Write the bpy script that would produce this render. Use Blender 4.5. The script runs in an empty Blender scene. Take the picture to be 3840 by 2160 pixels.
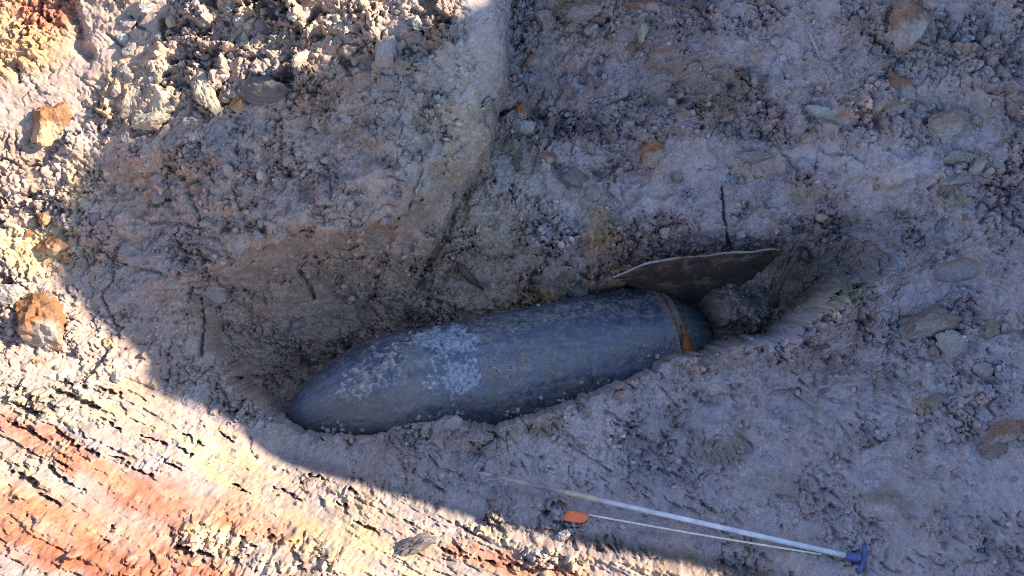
import bpy, math, random
import numpy as np
from mathutils import Vector, Matrix

R_ = math.radians
rnd = random.Random(7)
rng = np.random.default_rng(11)
scn = bpy.context.scene
col = scn.collection

# ----------------------------------------------------------------------------
# camera, sky, sun, exposure
# ----------------------------------------------------------------------------
DIST = 6.5                      # camera to the middle of the pit wall (m)
PITCH = R_(45)
FPX = 6792.0                    # focal length in photo pixels (3840 wide)
NV = np.array([0.0, -math.cos(PITCH), math.sin(PITCH)])   # mean slope normal
VV = np.array([0.0, math.sin(PITCH), math.cos(PITCH)])    # up the mean slope
cam_d = bpy.data.cameras.new('camera')
cam_d.sensor_width = 36.0
cam_d.lens = 36.0 * FPX / 3840.0
cam_d.clip_start = 0.1
cam_d.clip_end = 2000
cam = bpy.data.objects.new('camera', cam_d)
col.objects.link(cam)
cam.location = Vector(NV * DIST)
cam.rotation_euler = (math.pi / 2 - PITCH, 0, 0)
scn.camera = cam

SUN_EL, SUN_AZ = R_(31), R_(-3)          # azimuth from +X towards +Y
SUN = np.array([math.cos(SUN_EL) * math.cos(SUN_AZ), math.cos(SUN_EL) * math.sin(SUN_AZ), math.sin(SUN_EL)])
world = bpy.data.worlds.new('World')
scn.world = world
world.use_nodes = True
wn = world.node_tree
sky = wn.nodes.new('ShaderNodeTexSky')
sky.sky_type = 'NISHITA'
sky.sun_disc = False
sky.sun_elevation = SUN_EL
sky.sun_rotation = math.pi / 2 - SUN_AZ
sky.air_density = 1.0
sky.dust_density = 0.4
sky.ozone_density = 2.2
bg = wn.nodes['Background']
bg.inputs[1].default_value = 0.10
wn.links.new(sky.outputs[0], bg.inputs[0])
sun_d = bpy.data.lights.new('sun', 'SUN')
sun_d.energy = 3.4
sun_d.angle = R_(0.4)
sun_d.color = (1.0, 0.84, 0.62)
sun = bpy.data.objects.new('sun', sun_d)
col.objects.link(sun)
sun.rotation_euler = Vector(SUN).to_track_quat('Z', 'Y').to_euler()
scn.view_settings.view_transform = 'Standard'
scn.view_settings.look = 'None'
scn.view_settings.gamma = 1
scn.view_settings.use_curve_mapping = False
scn.view_settings.exposure = 2.05
scn.cycles.use_denoising = False
scn.cycles.filter_width = 1.0

# ----------------------------------------------------------------------------
# numpy noise
# ----------------------------------------------------------------------------
def hsh(ix, iy, seed):
    h = (ix.astype(np.int64) * 374761393 + iy.astype(np.int64) * 668265263 + seed * 974634777) & 0xFFFFFFFF
    h = ((h ^ (h >> 13)) * 1274126177) & 0xFFFFFFFF
    h = ((h ^ (h >> 16)) * 2246822519) & 0xFFFFFFFF
    return (h ^ (h >> 15)).astype(np.uint32)
_ga = np.arange(256) * (2 * math.pi / 256)
GX, GY = np.cos(_ga).astype(np.float32), np.sin(_ga).astype(np.float32)
def gn(x, y, seed=0):
    """gradient noise, about -1..1"""
    x0 = np.floor(x); y0 = np.floor(y)
    fx = (x - x0).astype(np.float32); fy = (y - y0).astype(np.float32)
    ix = x0.astype(np.int64); iy = y0.astype(np.int64)
    sx = fx * fx * fx * (fx * (fx * 6 - 15) + 10); sy = fy * fy * fy * (fy * (fy * 6 - 15) + 10)
    def c(a, b):
        k = hsh(ix + a, iy + b, seed) & 255
        return GX[k] * (fx - a) + GY[k] * (fy - b)
    n0 = c(0, 0); n0 = n0 + sx * (c(1, 0) - n0)
    n1 = c(0, 1); n1 = n1 + sx * (c(1, 1) - n1)
    return (n0 + sy * (n1 - n0)) * 1.5
def fbm(x, y, seed=0, octv=4, gain=0.5, lac=2.03):
    a = 1.0; s = 0; t = 0
    for o in range(octv):
        s = s + a * gn(x, y, seed + o * 17); t += a
        a *= gain; x = x * lac + 3.7; y = y * lac + 1.3
    return s / t
def worley(x, y, seed=0):
    """F1, F2, random of the nearest cell, offset to the nearest point"""
    ix = np.floor(x).astype(np.int64); iy = np.floor(y).astype(np.int64)
    f1 = np.full(x.shape, 9.0, np.float32); f2 = f1.copy()
    rid = np.zeros(x.shape, np.uint32); ox = np.zeros(x.shape, np.float32); oy = ox.copy()
    for a in (-1, 0, 1):
        for b in (-1, 0, 1):
            h = hsh(ix + a, iy + b, seed)
            dx = (x - (ix + a + (h & 1023) / 1023.0)).astype(np.float32)
            dy = (y - (iy + b + ((h >> 10) & 1023) / 1023.0)).astype(np.float32)
            d = np.sqrt(dx * dx + dy * dy)
            m = d < f1
            f2 = np.where(m, f1, np.minimum(f2, d))
            f1 = np.where(m, d, f1); rid = np.where(m, h, rid)
            ox = np.where(m, dx, ox); oy = np.where(m, dy, oy)
    h = (rid * np.uint32(2654435761)) >> np.uint32(8)
    return f1, f2, h, ox, oy
def ss(x, a, b):
    t = np.clip((x - a) / (b - a), 0, 1)
    return t * t * (3 - 2 * t)
def rr(h, k):                       # a 0..1 random from hash bits
    return ((h >> np.uint32(k)) & np.uint32(255)).astype(np.float32) / 255.0

def seg_dist(px, py, pts):
    """distance to a polyline, with the sign of the nearest segment's side"""
    best = np.full(px.shape, 1e9, np.float32); side = np.zeros(px.shape, np.float32)
    for (x0, y0), (x1, y1) in zip(pts[:-1], pts[1:]):
        dx, dy = x1 - x0, y1 - y0
        L = dx * dx + dy * dy
        t = np.clip(((px - x0) * dx + (py - y0) * dy) / L, 0, 1)
        d = np.hypot(px - x0 - t * dx, py - y0 - t * dy)
        m = d < best
        best = np.where(m, d, best)
        side = np.where(m, np.sign((px - x0) * dy - (py - y0) * dx), side)
    return best, side
def inside(px, py, poly):
    r = np.zeros(px.shape, bool)
    n = len(poly)
    for i in range(n):
        x0, y0 = poly[i]; x1, y1 = poly[(i + 1) % n]
        if y0 == y1: continue
        c = ((y0 > py) != (y1 > py)) & (px < (x1 - x0) * (py - y0) / (y1 - y0) + x0)
        r ^= c
    return r
def ell(px, py, cx, cy, rx, ry, ang=0.0):
    """elliptic radius, 1 on the outline"""
    c, s = math.cos(R_(ang)), math.sin(R_(ang))
    a = ((px - cx) * c + (py - cy) * s) / rx
    b = (-(px - cx) * s + (py - cy) * c) / ry
    return np.sqrt(a * a + b * b)

# ----------------------------------------------------------------------------
# the excavation: a relief over its mean slope, (u, v) on the slope, h out of it
# ----------------------------------------------------------------------------
def to_world(u, v, h):
    u = np.asarray(u, float); v = np.asarray(v, float); h = np.asarray(h, float)
    return np.stack([u, v * VV[1] + h * NV[1], v * VV[2] + h * NV[2]], -1)
def plan(x, y, z):
    """survey point at height z -> (u, v, h)"""
    a = (x - 1920) / FPX; b = (1080 - y) / FPX
    # z = VV2*v + NV2*h ; v = b*(D-h)
    h = (z - VV[2] * b * DIST) / (NV[2] - VV[2] * b)
    return a * (DIST - h), b * (DIST - h), h

SURVEY = [
    # pit floor
    (1900,1650,-.30),(2600,1400,-.28),(3000,1350,-.24),(3400,1350,-.15),(3840,1500,-.10),(4100,1800,-.10),
    (3840,2160,-.18),(3000,2100,-.28),(2300,1950,-.30),(1500,1700,-.29),(2300,1600,-.29),(3000,1700,-.27),
    (3500,1750,-.22),(3000,2500,-.26),(4000,2500,-.2),
    # bank in the foreground
    (1150,1720,-.26),(930,1600,-.21),(620,1440,-.13),(1800,1950,-.28),(2400,2080,-.285),(2900,2300,-.27),
    (300,1620,.0),(650,1800,-.06),(1200,2000,-.14),(1800,2140,-.21),(0,1500,.06),(0,1900,.17),(600,2150,.08),
    (1200,2180,-.04),(0,2180,.28),(-300,1800,.25),(-300,2400,.4),(600,2500,.22),(1600,2500,-.1),
    # ledge at the left
    (450,1250,-.03),(200,1200,.07),(0,1200,.11),(650,1300,-.10),(0,900,.26),(300,900,.18),(500,800,.22),
    (-300,1200,.2),(-300,700,.5),
    # left slope
    (0,500,.56),(0,0,.86),(-250,-200,1.05),(700,600,.42),(1000,800,.25),(1300,600,.385),(1300,200,.68),(700,200,.70),
    (1600,0,.83),(1800,300,.58),(1600,700,.25),(720,1100,.04),(850,1400,-.16),(500,-250,1.02),(1400,-250,1.0),
    (1820,100,.74),
    # wall behind the bomb
    (1100,1000,.05),(1500,1000,-.05),(1900,1000,-.10),(2300,900,-.05),(2700,900,-.05),(3100,900,.02),(3500,900,.11),
    (3840,900,.2),(4150,1000,.25),
    # back slope
    (2000,500,.24),(2050,0,.66),(2600,500,.27),(2600,0,.66),(3300,500,.37),(3840,500,.45),(3840,0,.78),(3300,0,.72),
    (2000,-250,.88),(3000,-250,.9),(4000,-250,1.0),(4150,500,.55),
]
cp = np.array([plan(*s) for s in SURVEY])
def tps(r2):
    return np.where(r2 > 0, 0.5 * r2 * np.log(np.maximum(r2, 1e-12)), 0)
n = len(cp)
A = np.zeros((n + 3, n + 3))
d2 = ((cp[:, None, :2] - cp[None, :, :2]) ** 2).sum(-1)
A[:n, :n] = tps(d2) + np.eye(n) * 0.004
A[:n, n] = 1; A[:n, n + 1:] = cp[:, :2]
A[n:, :n] = A[:n, n:].T
W = np.linalg.solve(A, np.concatenate([cp[:, 2], np.zeros(3)]))

U0, U1, V0, V1 = -2.2, 2.2, -1.42, 1.3
STEP = 0.0032
NU = int((U1 - U0) / STEP) + 1; NVT = int((V1 - V0) / STEP) + 1
ug = np.linspace(U0, U1, NU); vg = np.linspace(V0, V1, NVT)
cu = np.linspace(U0, U1, 221); cv = np.linspace(V0, V1, 141)
CU, CV = np.meshgrid(cu, cv)
q = np.stack([CU.ravel(), CV.ravel()], -1)
hs = W[n] + q @ W[n + 1:]
for i in range(n):
    hs = hs + W[i] * tps(((q - cp[i, :2]) ** 2).sum(-1))
hs = hs.reshape(CU.shape)
def resample(hc):
    t = (ug - U0) / (U1 - U0) * (len(cu) - 1); i = np.clip(t.astype(int), 0, len(cu) - 2); f = t - i
    a = hc[:, i] * (1 - f) + hc[:, i + 1] * f
    t = (vg - V0) / (V1 - V0) * (len(cv) - 1); i = np.clip(t.astype(int), 0, len(cv) - 2); f = (t - i)[:, None]
    return a[i] * (1 - f) + a[i + 1] * f
S = resample(hs)
U, V = np.meshgrid(ug, vg)
U = U.astype(np.float32); V = V.astype(np.float32); S = S.astype(np.float32)
# plan coordinates of every ground point (in the units of the survey)
PX0 = 1920 + U * FPX / (DIST - S)
PY0 = 1080 - V * FPX / (DIST - S)
w1 = fbm(U * 9, V * 9, 101, 4); w2 = fbm(U * 9, V * 9, 151, 4)
w3 = gn(U * 45, V * 45, 171); w4 = gn(U * 45, V * 45, 181)
PX = PX0 + 26 * w1 + 6 * w3
PY = PY0 + 26 * w2 + 6 * w4
def blob(cx, cy, rx, ry, ang=0, soft=0.45, warp=1.0):
    d = ell(PX0 + warp * 60 * w1 + 8 * w3, PY0 + warp * 60 * w2 + 8 * w4, cx, cy, rx, ry, ang)
    return 1 - ss(d, 1 - soft, 1 + soft)

H = S.copy()
H += 0.030 * fbm(U * 2.2, V * 2.2, 5, 3) + 0.014 * fbm(U * 6, V * 6, 9, 3)

# --- trench round the bomb
LIP = [(700,1085),(725,1180),(760,1290),(800,1370),(860,1440),(930,1510),(1010,1570),(1120,1617),(1230,1640),(1310,1640),
       (1420,1620),(1540,1592),(1620,1572),(1665,1560),(1720,1575),(1760,1598),(1850,1605),(1920,1580),(2010,1555),(2080,1540),
       (2170,1497),(2280,1462),(2370,1425),(2440,1392),(2470,1345),(2560,1335),(2640,1315),(2740,1290),(2850,1275),(2920,1270),
       (2975,1200),(3060,1150),(3160,1090),(3240,1060),(3320,985)]
BACK = [(3320,985),(3260,900),(3150,860),(2900,850),(2600,860),(2250,880),(1900,910),(1500,960),(1200,940),(980,970),(800,1040),(700,1085)]
TR = LIP + BACK[1:-1]
tin = inside(PX, PY, TR)
df, _ = seg_dist(PX, PY, LIP)
db, _ = seg_dist(PX, PY, BACK)
wid = 20 + 60 * (1 - ss(PY0, 1150, 1380)) * (1 - ss(PX0, 860, 1000)) + 60 * ss(PX0, 2900, 3300)
dmax = 0.40 - 0.11 * ss(PX0, 2450, 2800)
fall = 430 - 150 * ss(PX0, 2300, 2700)
cl1 = gn(U * 16, V * 16, 41); cl2 = gn(U * 42, V * 42, 42)
df_c = df + (16 * cl1 + 11 * cl2) * np.exp(-df / 70)
trench = np.where(tin, ss(df_c / wid, 0, 1) * np.clip(db / fall, 0, 1.0), 0).astype(np.float32)
H -= dmax * trench
lipband = np.exp(-(df / 55.0) ** 2) * (1 - trench)
H += 0.012 * lipband * ss(PX0, 900, 1300)
ridge_b = np.exp(-(df / 95.0) ** 2) * (1 - trench) * ss(PX0, 2380, 2650)
below = np.where(tin, 0, df)
H += .075 * (1 - tin) * ss(PX0, 1350, 1800) * (1 - ss(PX0, 2950, 3200)) * np.exp(-(below / 150) ** 2) * (PY0 > 1150) * (.75 + .6 * fbm(U * 5, V * 5, 27, 3))
H += 0.045 * ridge_b * (.6 + .8 * fbm(U * 9, V * 9, 23, 3))
H += 0.13 * trench * blob(2680, 1150, 330, 62, 6)

# --- cut face whose right edge stands proud of the back slope
EDGE = [(1912,-300),(1905,0),(1897,150),(1890,300),(1858,420),(1838,540),(1772,640),(1720,730),(1650,860),(1580,980),(1520,1110),(1500,1180)]
de, se = seg_dist(PX0 + 5 * w3 + 7 * w1, PY0 + 5 * w4, EDGE)
sd = de * -se                                # right of the edge: positive
if np.mean(sd[(PX0 > 2200) & (PY0 < 400)]) < 0: sd = -sd
fy = (1 - .40 * ss(PY0, 480, 760)) * (1 - ss(PY0, 960, 1180))
H -= 0.13 * fy * 2.4 * ss(sd, -3, 9) * np.exp(-np.maximum(sd, 0) / 300)
H += 0.05 * fy * np.exp(-(np.minimum(sd, 0) / 150) ** 2) * (sd < 0) * 0.6
H += 0.085 * blob(3170, 1120, 280, 60, -33, .4) * (1 - tin) + .05 * ridge_b + .05 * np.exp(-((df - 60) / 90) ** 2) * (1 - tin) * ss(PX0, 2850, 3000) * (1 - ss(PX0, 3250, 3400))
BULGE = [(700,1060),(860,985),(1020,905),(1200,885),(1380,880),(1530,810),(1640,730)]
dbg, _ = seg_dist(PX, PY, BULGE)
dbg = dbg
sbg = (24 * cl1 + 14 * cl2) + np.where(PY > np.interp(PX, [p[0] for p in BULGE], [p[1] for p in BULGE]), dbg, -dbg)
mbg = ss(PX0, 690, 820) * (1 - ss(PX0, 1560, 1680))
H -= .10 * mbg * ss(sbg, -10, 85) * np.exp(-np.maximum(sbg, 0) / 240)
H += .03 * mbg * np.exp(-(np.minimum(sbg, 0) / 90) ** 2) * (sbg < 0)
corner = seg_dist(PX, PY, [(1720,720),(1640,850),(1560,980),(1500,1130),(1480,1250)])[0]
H -= 0.05 * np.exp(-(corner / 60) ** 2)
H += 0.07 * blob(2330, 1062, 150, 38, -12)
H += 0.12 * blob(1370, 760, 210, 120, -20) + .05 * blob(1000, 900, 220, 90, -25) + .05 * blob(1700, 480, 90, 190, 12)
H -= 0.05 * blob(1720, 1000, 200, 110, -10) + .04 * blob(1250, 1120, 170, 110, -20)
for cx, cy, rx, ry, an, dh in [(1150,800,150,90,-20,.03),(700,560,160,70,20,.03),(560,700,140,80,0,-.03),(2140,560,160,90,10,.03),(2350,650,60,170,20,-.025),
        (2600,420,200,70,-12,.03),(2900,350,120,120,0,.03),(3150,420,150,60,15,-.03),(2250,250,160,110,-20,.035),(2080,330,80,140,10,-.03),(3000,700,220,60,-8,.03),
        (3450,650,180,60,10,.03),(3700,300,120,100,0,.035),(3250,250,100,150,20,-.03),(2750,180,140,90,0,.025),(2500,800,170,60,-5,.025),(3680,860,110,110,0,.03),
        (3000,850,120,40,0,-.025),(1200,520,120,70,10,-.03),(950,560,130,60,-10,.028),(1650,500,100,60,0,-.02),(1900,760,160,60,10,.03),(2100,900,180,50,-5,.025),
        (1300,950,100,140,10,.03),(3600,1180,160,70,-15,.03),(3250,1330,180,50,10,.025),(3700,1420,120,80,0,.03),(2700,1440,160,40,-10,.02)]:
    H += dh * blob(cx, cy, rx, ry, an, .35, 1.6)
H += 0.045 * blob(1560, 760, 60, 170, 12)
H += 0.03 * blob(900, 720, 130, 90)
H += 0.04 * blob(1550, 560, 170, 70, 15)
H += 0.035 * blob(3230, 1190, 190, 110, -25)
H += 0.03 * blob(2950, 1320, 200, 60, -8)

# --- bed of the bomb: the casing lies in the soil, never the soil in the casing
def at_z(x, y, z):
    return Vector(to_world(*plan(x, y, z)))
nose = at_z(1082, 1556, -.35); tail = at_z(2440, 1303, -.54)
ax = (tail - nose); LEN = ax.length; ax.normalize()
RB = .228
nu, tu = np.array(nose), np.array(tail)
A2 = np.array([nu[0], nu @ VV]); B2 = np.array([tu[0], tu @ VV]); hA, hB = nu @ NV, tu @ NV
dA = B2 - A2; LA = np.hypot(*dA)
tpar = ((U - A2[0]) * dA[0] + (V - A2[1]) * dA[1]) / LA ** 2
dper = np.abs((U - A2[0]) * dA[1] - (V - A2[1]) * dA[0]) / LA
rloc = 1.07 * RB * (1 - (1 - np.clip(tpar * 1.45 / .44, 0, 1)) ** 2) + .015
hax = hA + np.clip(tpar, 0, 1.2) * (hB - hA)
bed = (1 - ss(dper - rloc, -.015, .03)) * ss(tpar, -.01, .03) * (1 - ss(tpar, 1.14, 1.2)) * tin
H = np.where(bed > 0, np.minimum(H, H * (1 - bed) + (np.minimum(H, hax - .03)) * bed), H)

# --- edge of the foreground bank
BANK = [(-400,1330),(200,1340),(480,1400),(600,1460),(800,1545),(925,1600),(938,1700),(1100,1745),(1290,1800),(1500,1868),(1760,1955),
        (2050,2035),(2350,2090),(2720,2165),(3200,2330),(3900,2600)]
dbk, sbk = seg_dist(PX, PY, BANK)
sb = dbk * sbk
if np.mean(sb[(PX0 < 500) & (PY0 > 1900)]) < 0: sb = -sb
bank = ss(sb, -18, 22)
right_part = ss(PX0, 700, 950)
H += 0.028 * bank * right_part * np.exp(-np.maximum(sb, 0) / 260)
H += 0.02 * np.exp(-((sb - 12) / 26) ** 2) * ss(PX0, 1750, 2100)

# --- masks that steer roughness
rough = 0.66 + 0.55 * fbm(U * 3.4, V * 3.4, 31, 3) + .35 * fbm(U * 10, V * 10, 35, 3)
lit_top = (1 - ss(PY0 + 0.28 * PX0, 560, 760)) * (1 - ss(PX0, 1650, 1800))
rough += 0.34 * lit_top * ss(PX0 - 0.2 * (600 - PY0), 330, 520)
floor_m = ss(sb, -40, -120) if False else ((1 - trench) * (1 - bank) * ss(PY0 - (1500 - 0.05 * PX0), -130, 60) * ss(PX0, 900, 1150))
rough -= 0.16 * floor_m
SMOOTH = [(1775,250,95,340,6,.62),(1330,720,120,130,20,.6),(1575,780,50,150,12,.8),(765,1260,60,190,-8,.75),(2400,720,95,90,30,.6),
          (3300,620,170,90,0,.6),(3080,600,170,55,0,.5),(2700,585,190,70,0,.55),(1540,545,150,55,12,.5),(980,1120,170,210,20,.5),
          (300,240,520,120,-38,.95),(1240,1050,110,200,-10,.45),(2705,1525,95,60,0,.75),(2965,1525,100,75,8,.85),(3200,1510,150,75,10,.5),
          (3480,1060,170,70,-15,.7),(3590,1005,95,45,-10,.8),(3560,850,70,70,0,.7),(3380,1130,170,80,0,.5),(2000,1760,260,80,0,.35),
          (3330,1790,130,80,0,.6),(3680,1800,180,110,10,.6),(3050,1180,90,40,0,.3),(700,1190,60,60,0,.3),(2600,1440,260,60,-12,.5),
          (1880,590,90,60,0,.5),(2160,560,120,60,0,.5),(3640,560,120,60,0,.5),(480,1010,160,60,10,.4),(930,480,110,110,0,.45),
          (200,1370,260,50,5,.5),(3500,330,130,60,0,.3),(1500,380,90,140,20,.4),(2850,840,60,60,0,.6),(2980,760,90,50,0,.4)]
pale = np.zeros_like(H)
for cx, cy, rx, ry, an, k in SMOOTH:
    b = blob(cx, cy, rx, ry, an)
    rough = rough * (1 - k * b)
    if cx > 1400 and not (1500 < cx < 1600 and cy > 700): pale = np.maximum(pale, b * k)
rough *= 1 - 0.35 * trench
rough += .55 * ridge_b + .25 * lipband * (1 - ridge_b)
rough += .5 * blob(3080, 985, 220, 130, -10)
rough += .25 * tin * (1 - ss(PX0, 2400, 2600))
smear = bank * (1 - 0.0 * right_part)
smear = smear * ss(PY0 + 0.0 * PX0, 1380, 1480)
pat_ = ss(fbm(U * 4.2, V * 4.2, 741, 3) + .5 * fbm(U * 13, V * 13, 744, 2), -.28, .28)
rough = rough * (.45 + .75 * pat_)
rough_c = np.clip(rough, 0.05, 1.6) * (1 - 0.68 * smear)
PILE = [(830,2040,210,90,10),(1180,2060,150,50,15),(560,2150,140,60,0),(1010,2140,260,40,0),(120,1480,180,40,10)]
rough_c += .6 * smear * ss(fbm(U * 3.6, V * 6.5, 771, 4), .08, .34)
for p in PILE:
    rough_c = np.maximum(rough_c, 1.15 * blob(*p))

# --- footprints
for cx, cy, rx, ry, an, dp in [(2705,1528,95,58,-5,.022),(2968,1522,100,70,10,.032),(3590,1015,90,45,-10,.04),(3560,865,62,55,0,.035),
                               (3200,1520,150,70,10,.014),(3330,1790,120,75,0,.014),(2150,1075,75,60,-30,.03),(3010,1560,60,30,0,-.008)]:
    d = ell(PX0 + 14 * w1 + 5 * w3, PY0 + 14 * w2 + 5 * w4, cx, cy, rx, ry, an)
    H -= dp * (1 - ss(d, 0.86, 1.03)) * (0.7 + 0.3 * ss((cy - PY0) / ry, -1, 1))
    H += 0.35 * abs(dp) * np.exp(-((d - 1.1) / 0.09) ** 2)

# --- cracks and slits
def crack(pts, w, dp):
    global H
    d, _ = seg_dist(PX0 + 9 * w1 + 4 * w3, PY0 + 9 * w2 + 4 * w4, pts)
    H -= dp * np.exp(-(d / w) ** 2)
crack([(1105,1015),(1128,1060),(1150,1118)], 7, .05)
crack([(2703,700),(2712,780),(2722,860),(2742,925)], 5, .03)
crack([(500,800),(560,835),(690,840),(760,880),(830,900)], 8, .022)
crack([(735,1090),(745,1150),(752,1240),(745,1330)], 8, .045)
crack([(795,1130),(780,1180),(800,1240)], 6, .03)
crack([(3188,1108),(3210,1150),(3258,1205)], 10, .035)
crack([(2330,700),(2350,760),(2370,800)], 4, .012)
crack([(2290,640),(2260,700),(2330,760)], 4, .01)
crack([(1130,1290),(1090,1350),(1070,1420)], 6, .014)
crack([(1700,720),(1690,850),(1640,930)], 5, .02)
crack([(1590,640),(1560,720),(1540,830)], 6, .02)
crack([(3010,1500),(3060,1540),(3040,1590)], 5, .012)
crack([(3290,1500),(3380,1530),(3460,1560)], 6, .014)
crack([(1620,1030),(1600,1090),(1590,1150)], 6, .016)
crack([(60,240),(70,290),(75,310)], 7, .03)
crack([(490,60),(520,100),(545,105)], 5, .025)
crack([(400,130),(430,155),(470,190)], 5, .02)
crack([(265,40),(300,120),(285,170),(330,205)], 22, .05)
crack([(940,1640),(935,1690),(960,1715)], 7, .02)

nz5 = gn(U * 60, V * 60, 98); nz6 = gn(U * 26, V * 26, 99)
# --- deep slots torn out by the dragging
for cx, cy, rx, ry, an in [(275,1497,95,20,22),(355,1528,36,20,15),(255,1655,85,18,30),(330,1690,60,20,22),(95,1800,80,24,27),(235,1792,115,19,33),(205,1882,55,15,22),
        (160,1868,40,18,25),(60,1605,70,12,30),(125,1635,60,13,30),(500,1762,110,9,24),(640,1742,45,10,24),(455,1730,60,8,24),(850,1642,36,8,22),(1330,1842,36,12,20),
        (1385,1985,55,12,30),(1180,1790,55,9,8),(570,2090,22,38,-35),(690,2062,50,22,25),(760,2075,60,18,10),(930,2035,40,25,20),(1000,2010,30,30,0),(1290,1905,50,9,30),
        (1540,1960,60,9,28),(1080,1850,70,8,28),(720,1650,60,8,28),(420,1600,60,8,26),(560,1650,70,7,27),(900,1830,60,8,28),(1700,2075,90,12,18),(1850,2110,80,10,16),
        (390,2030,20,9,10),(410,1975,26,9,5),(240,1740,36,10,20),(1000,1600,3,3,0),(250,1440,40,10,20),(420,1470,50,12,22),(700,1700,40,8,25),(100,1530,60,8,25)]:
    d = ell(PX0 + 26 * w1 + 14 * w3, PY0 + 14 * w2 + 9 * w4 + 5 * nz5, cx, cy, rx, ry * .8, an) + .35 * nz6
    H -= .06 * (1 - ss(d, .6, 1.0)) * (.55 + .6 * nz5)
gap9 = gn(U * 8 + w1, V * 8 + w2, 761) + .45 * gn(U * 22, V * 22, 762)
H -= .05 * lit_top * ss(gap9, .28, .62) * ss(PX0 - 0.2 * (600 - PY0), 330, 520)
# --- lumps: faceted clods of several sizes
pale0 = pale.copy()
SA_ = U * math.cos(R_(-35)) + V * math.sin(R_(-35)); TA_ = -U * math.sin(R_(-35)) + V * math.cos(R_(-35))
def lumps(cell, amp, seed, dens, sharp=2.0, warp=0.25, tint=.3):
    x = U / cell + warp * w1 * 1.4 + 0.18 * gn(U / cell * 2.7, V / cell * 2.7, seed + 3)
    y = V / cell + warp * w2 * 1.4 + 0.18 * gn(U / cell * 2.7, V / cell * 2.7, seed + 4)
    f1, f2, h, ox, oy = worley(x, y, seed)
    on = rr(h, 0) < dens
    size = 0.35 + 0.65 * rr(h, 8)
    edge = np.clip((f2 - f1) * sharp, 0, 1)
    dome = np.sqrt(np.clip(edge, 0, 1)) * size
    tilt = (rr(h, 3) - .5) * ox + (rr(h, 13) - .5) * oy
    global TINT, WARM
    TINT = TINT + tint * np.where(on, rr(h, 5) - .5, 0)
    WARM = WARM + tint * np.where(on, rr(h, 11) - .5, 0)
    return amp * np.where(on, dome * (1 + 2.2 * tilt), -.25 * (1 - np.clip((f2 - f1) * 3, 0, 1))).astype(np.float32)
TINT = np.zeros_like(H); WARM = np.zeros_like(H)
d_noise = 0.55 + 0.55 * fbm(U * 4.0, V * 4.0, 57, 3)
big = np.clip((rough_c - 0.55) * 1.5, 0, 1.3)
chunk = np.clip(.3 + 1.6 * fbm(U * 2.6, V * 2.6, 191, 2), 0, 1) * (1 - smear) * (1 - .8 * floor_m) * (1 - .6 * trench)
H += lumps(.21, .115, 195, .5, 1.7, .4, .55) * chunk * np.clip(rough_c + .25, 0, 1)
H += lumps(.115, .080, 201, .45 * np.clip(big * d_noise * 1.5, 0, 1), 2.2, .35, .6) * np.clip(big, 0, 1.2) * (1 + .35 * lit_top)
H += lumps(.058, .036, 211, np.clip(.25 + .5 * d_noise * big, 0, .9)) * np.clip(rough_c * 0.9, 0, 1.4) * (1 + .35 * lit_top)
H += lumps(.030, .023, 221, np.clip(.35 + .5 * d_noise, 0, .95)) * np.clip(rough_c, .04, 1.3)
H += lumps(.0165, .0125, 231, .8) * np.clip(rough_c * 1.1, .10, 1.2)
H += 0.0075 * np.clip(rough_c, .1, 1.2) * fbm(U * 38, V * 38, 77, 3)
ridg = 1 - np.abs(gn(U * 17 + w1, V * 17 + w2, 91)) * 2
H += 0.016 * np.clip(rough_c, .12, 1.1) * ridg
holes = gn(U * 28 + 2 * w2, V * 28 + w1, 97) + .4 * gn(U * 70, V * 70, 98)
H -= 0.022 * np.clip(rough_c, 0, 1.1) * ss(holes, .42, .8)
# worming cracks between crumbs
def worm(k, seed, wd, dp, mask):
    global H
    g1 = gn(U * k + .9 * w1, V * k + .9 * w2, seed) + .35 * gn(U * k * 2.3, V * k * 2.3, seed + 1)
    on = ss(gn(U * k * .33, V * k * .33, seed + 2), -.35, .25)
    H -= dp * np.exp(-(g1 / wd) ** 2) * on * mask
patch = ss(fbm(U * 4.2, V * 4.2, 741, 3) + .5 * fbm(U * 13, V * 13, 744, 2), -.28, .28)
wm = (.25 + .75 * patch) * np.clip(.30 + .8 * rough_c, 0, 1.1) * (1 - .75 * smear) * (1 - .5 * pale0)
worm(9, 706, .09, .026, wm)
worm(17, 701, .14, .024, wm)
worm(31, 711, .20, .017, wm)
worm(52, 721, .26, .007, wm)
scu = gn(SA_ * 9 + w1, TA_ * 34 + 1.5 * w2, 731) + .4 * gn(SA_ * 22, TA_ * 70, 732)
H -= 0.016 * floor_m * ss(scu, .25, .55) * ss(gn(U * 5, V * 5, 733), -.3, .3)
H += 0.011 * floor_m * fbm(U * 22, V * 22, 734, 3) + .010 * floor_m * gn(U * 9, V * 9, 735)
# flaky bedding on the left ledge
fl = blob(520, 950, 420, 260, 0, .5)
bed = gn(U * 6 + .6 * w1, V * 42 + 1.2 * w2, 95) + .6 * gn(U * 12, V * 80 + w1, 96)
H += 0.009 * fl * bed

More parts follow.
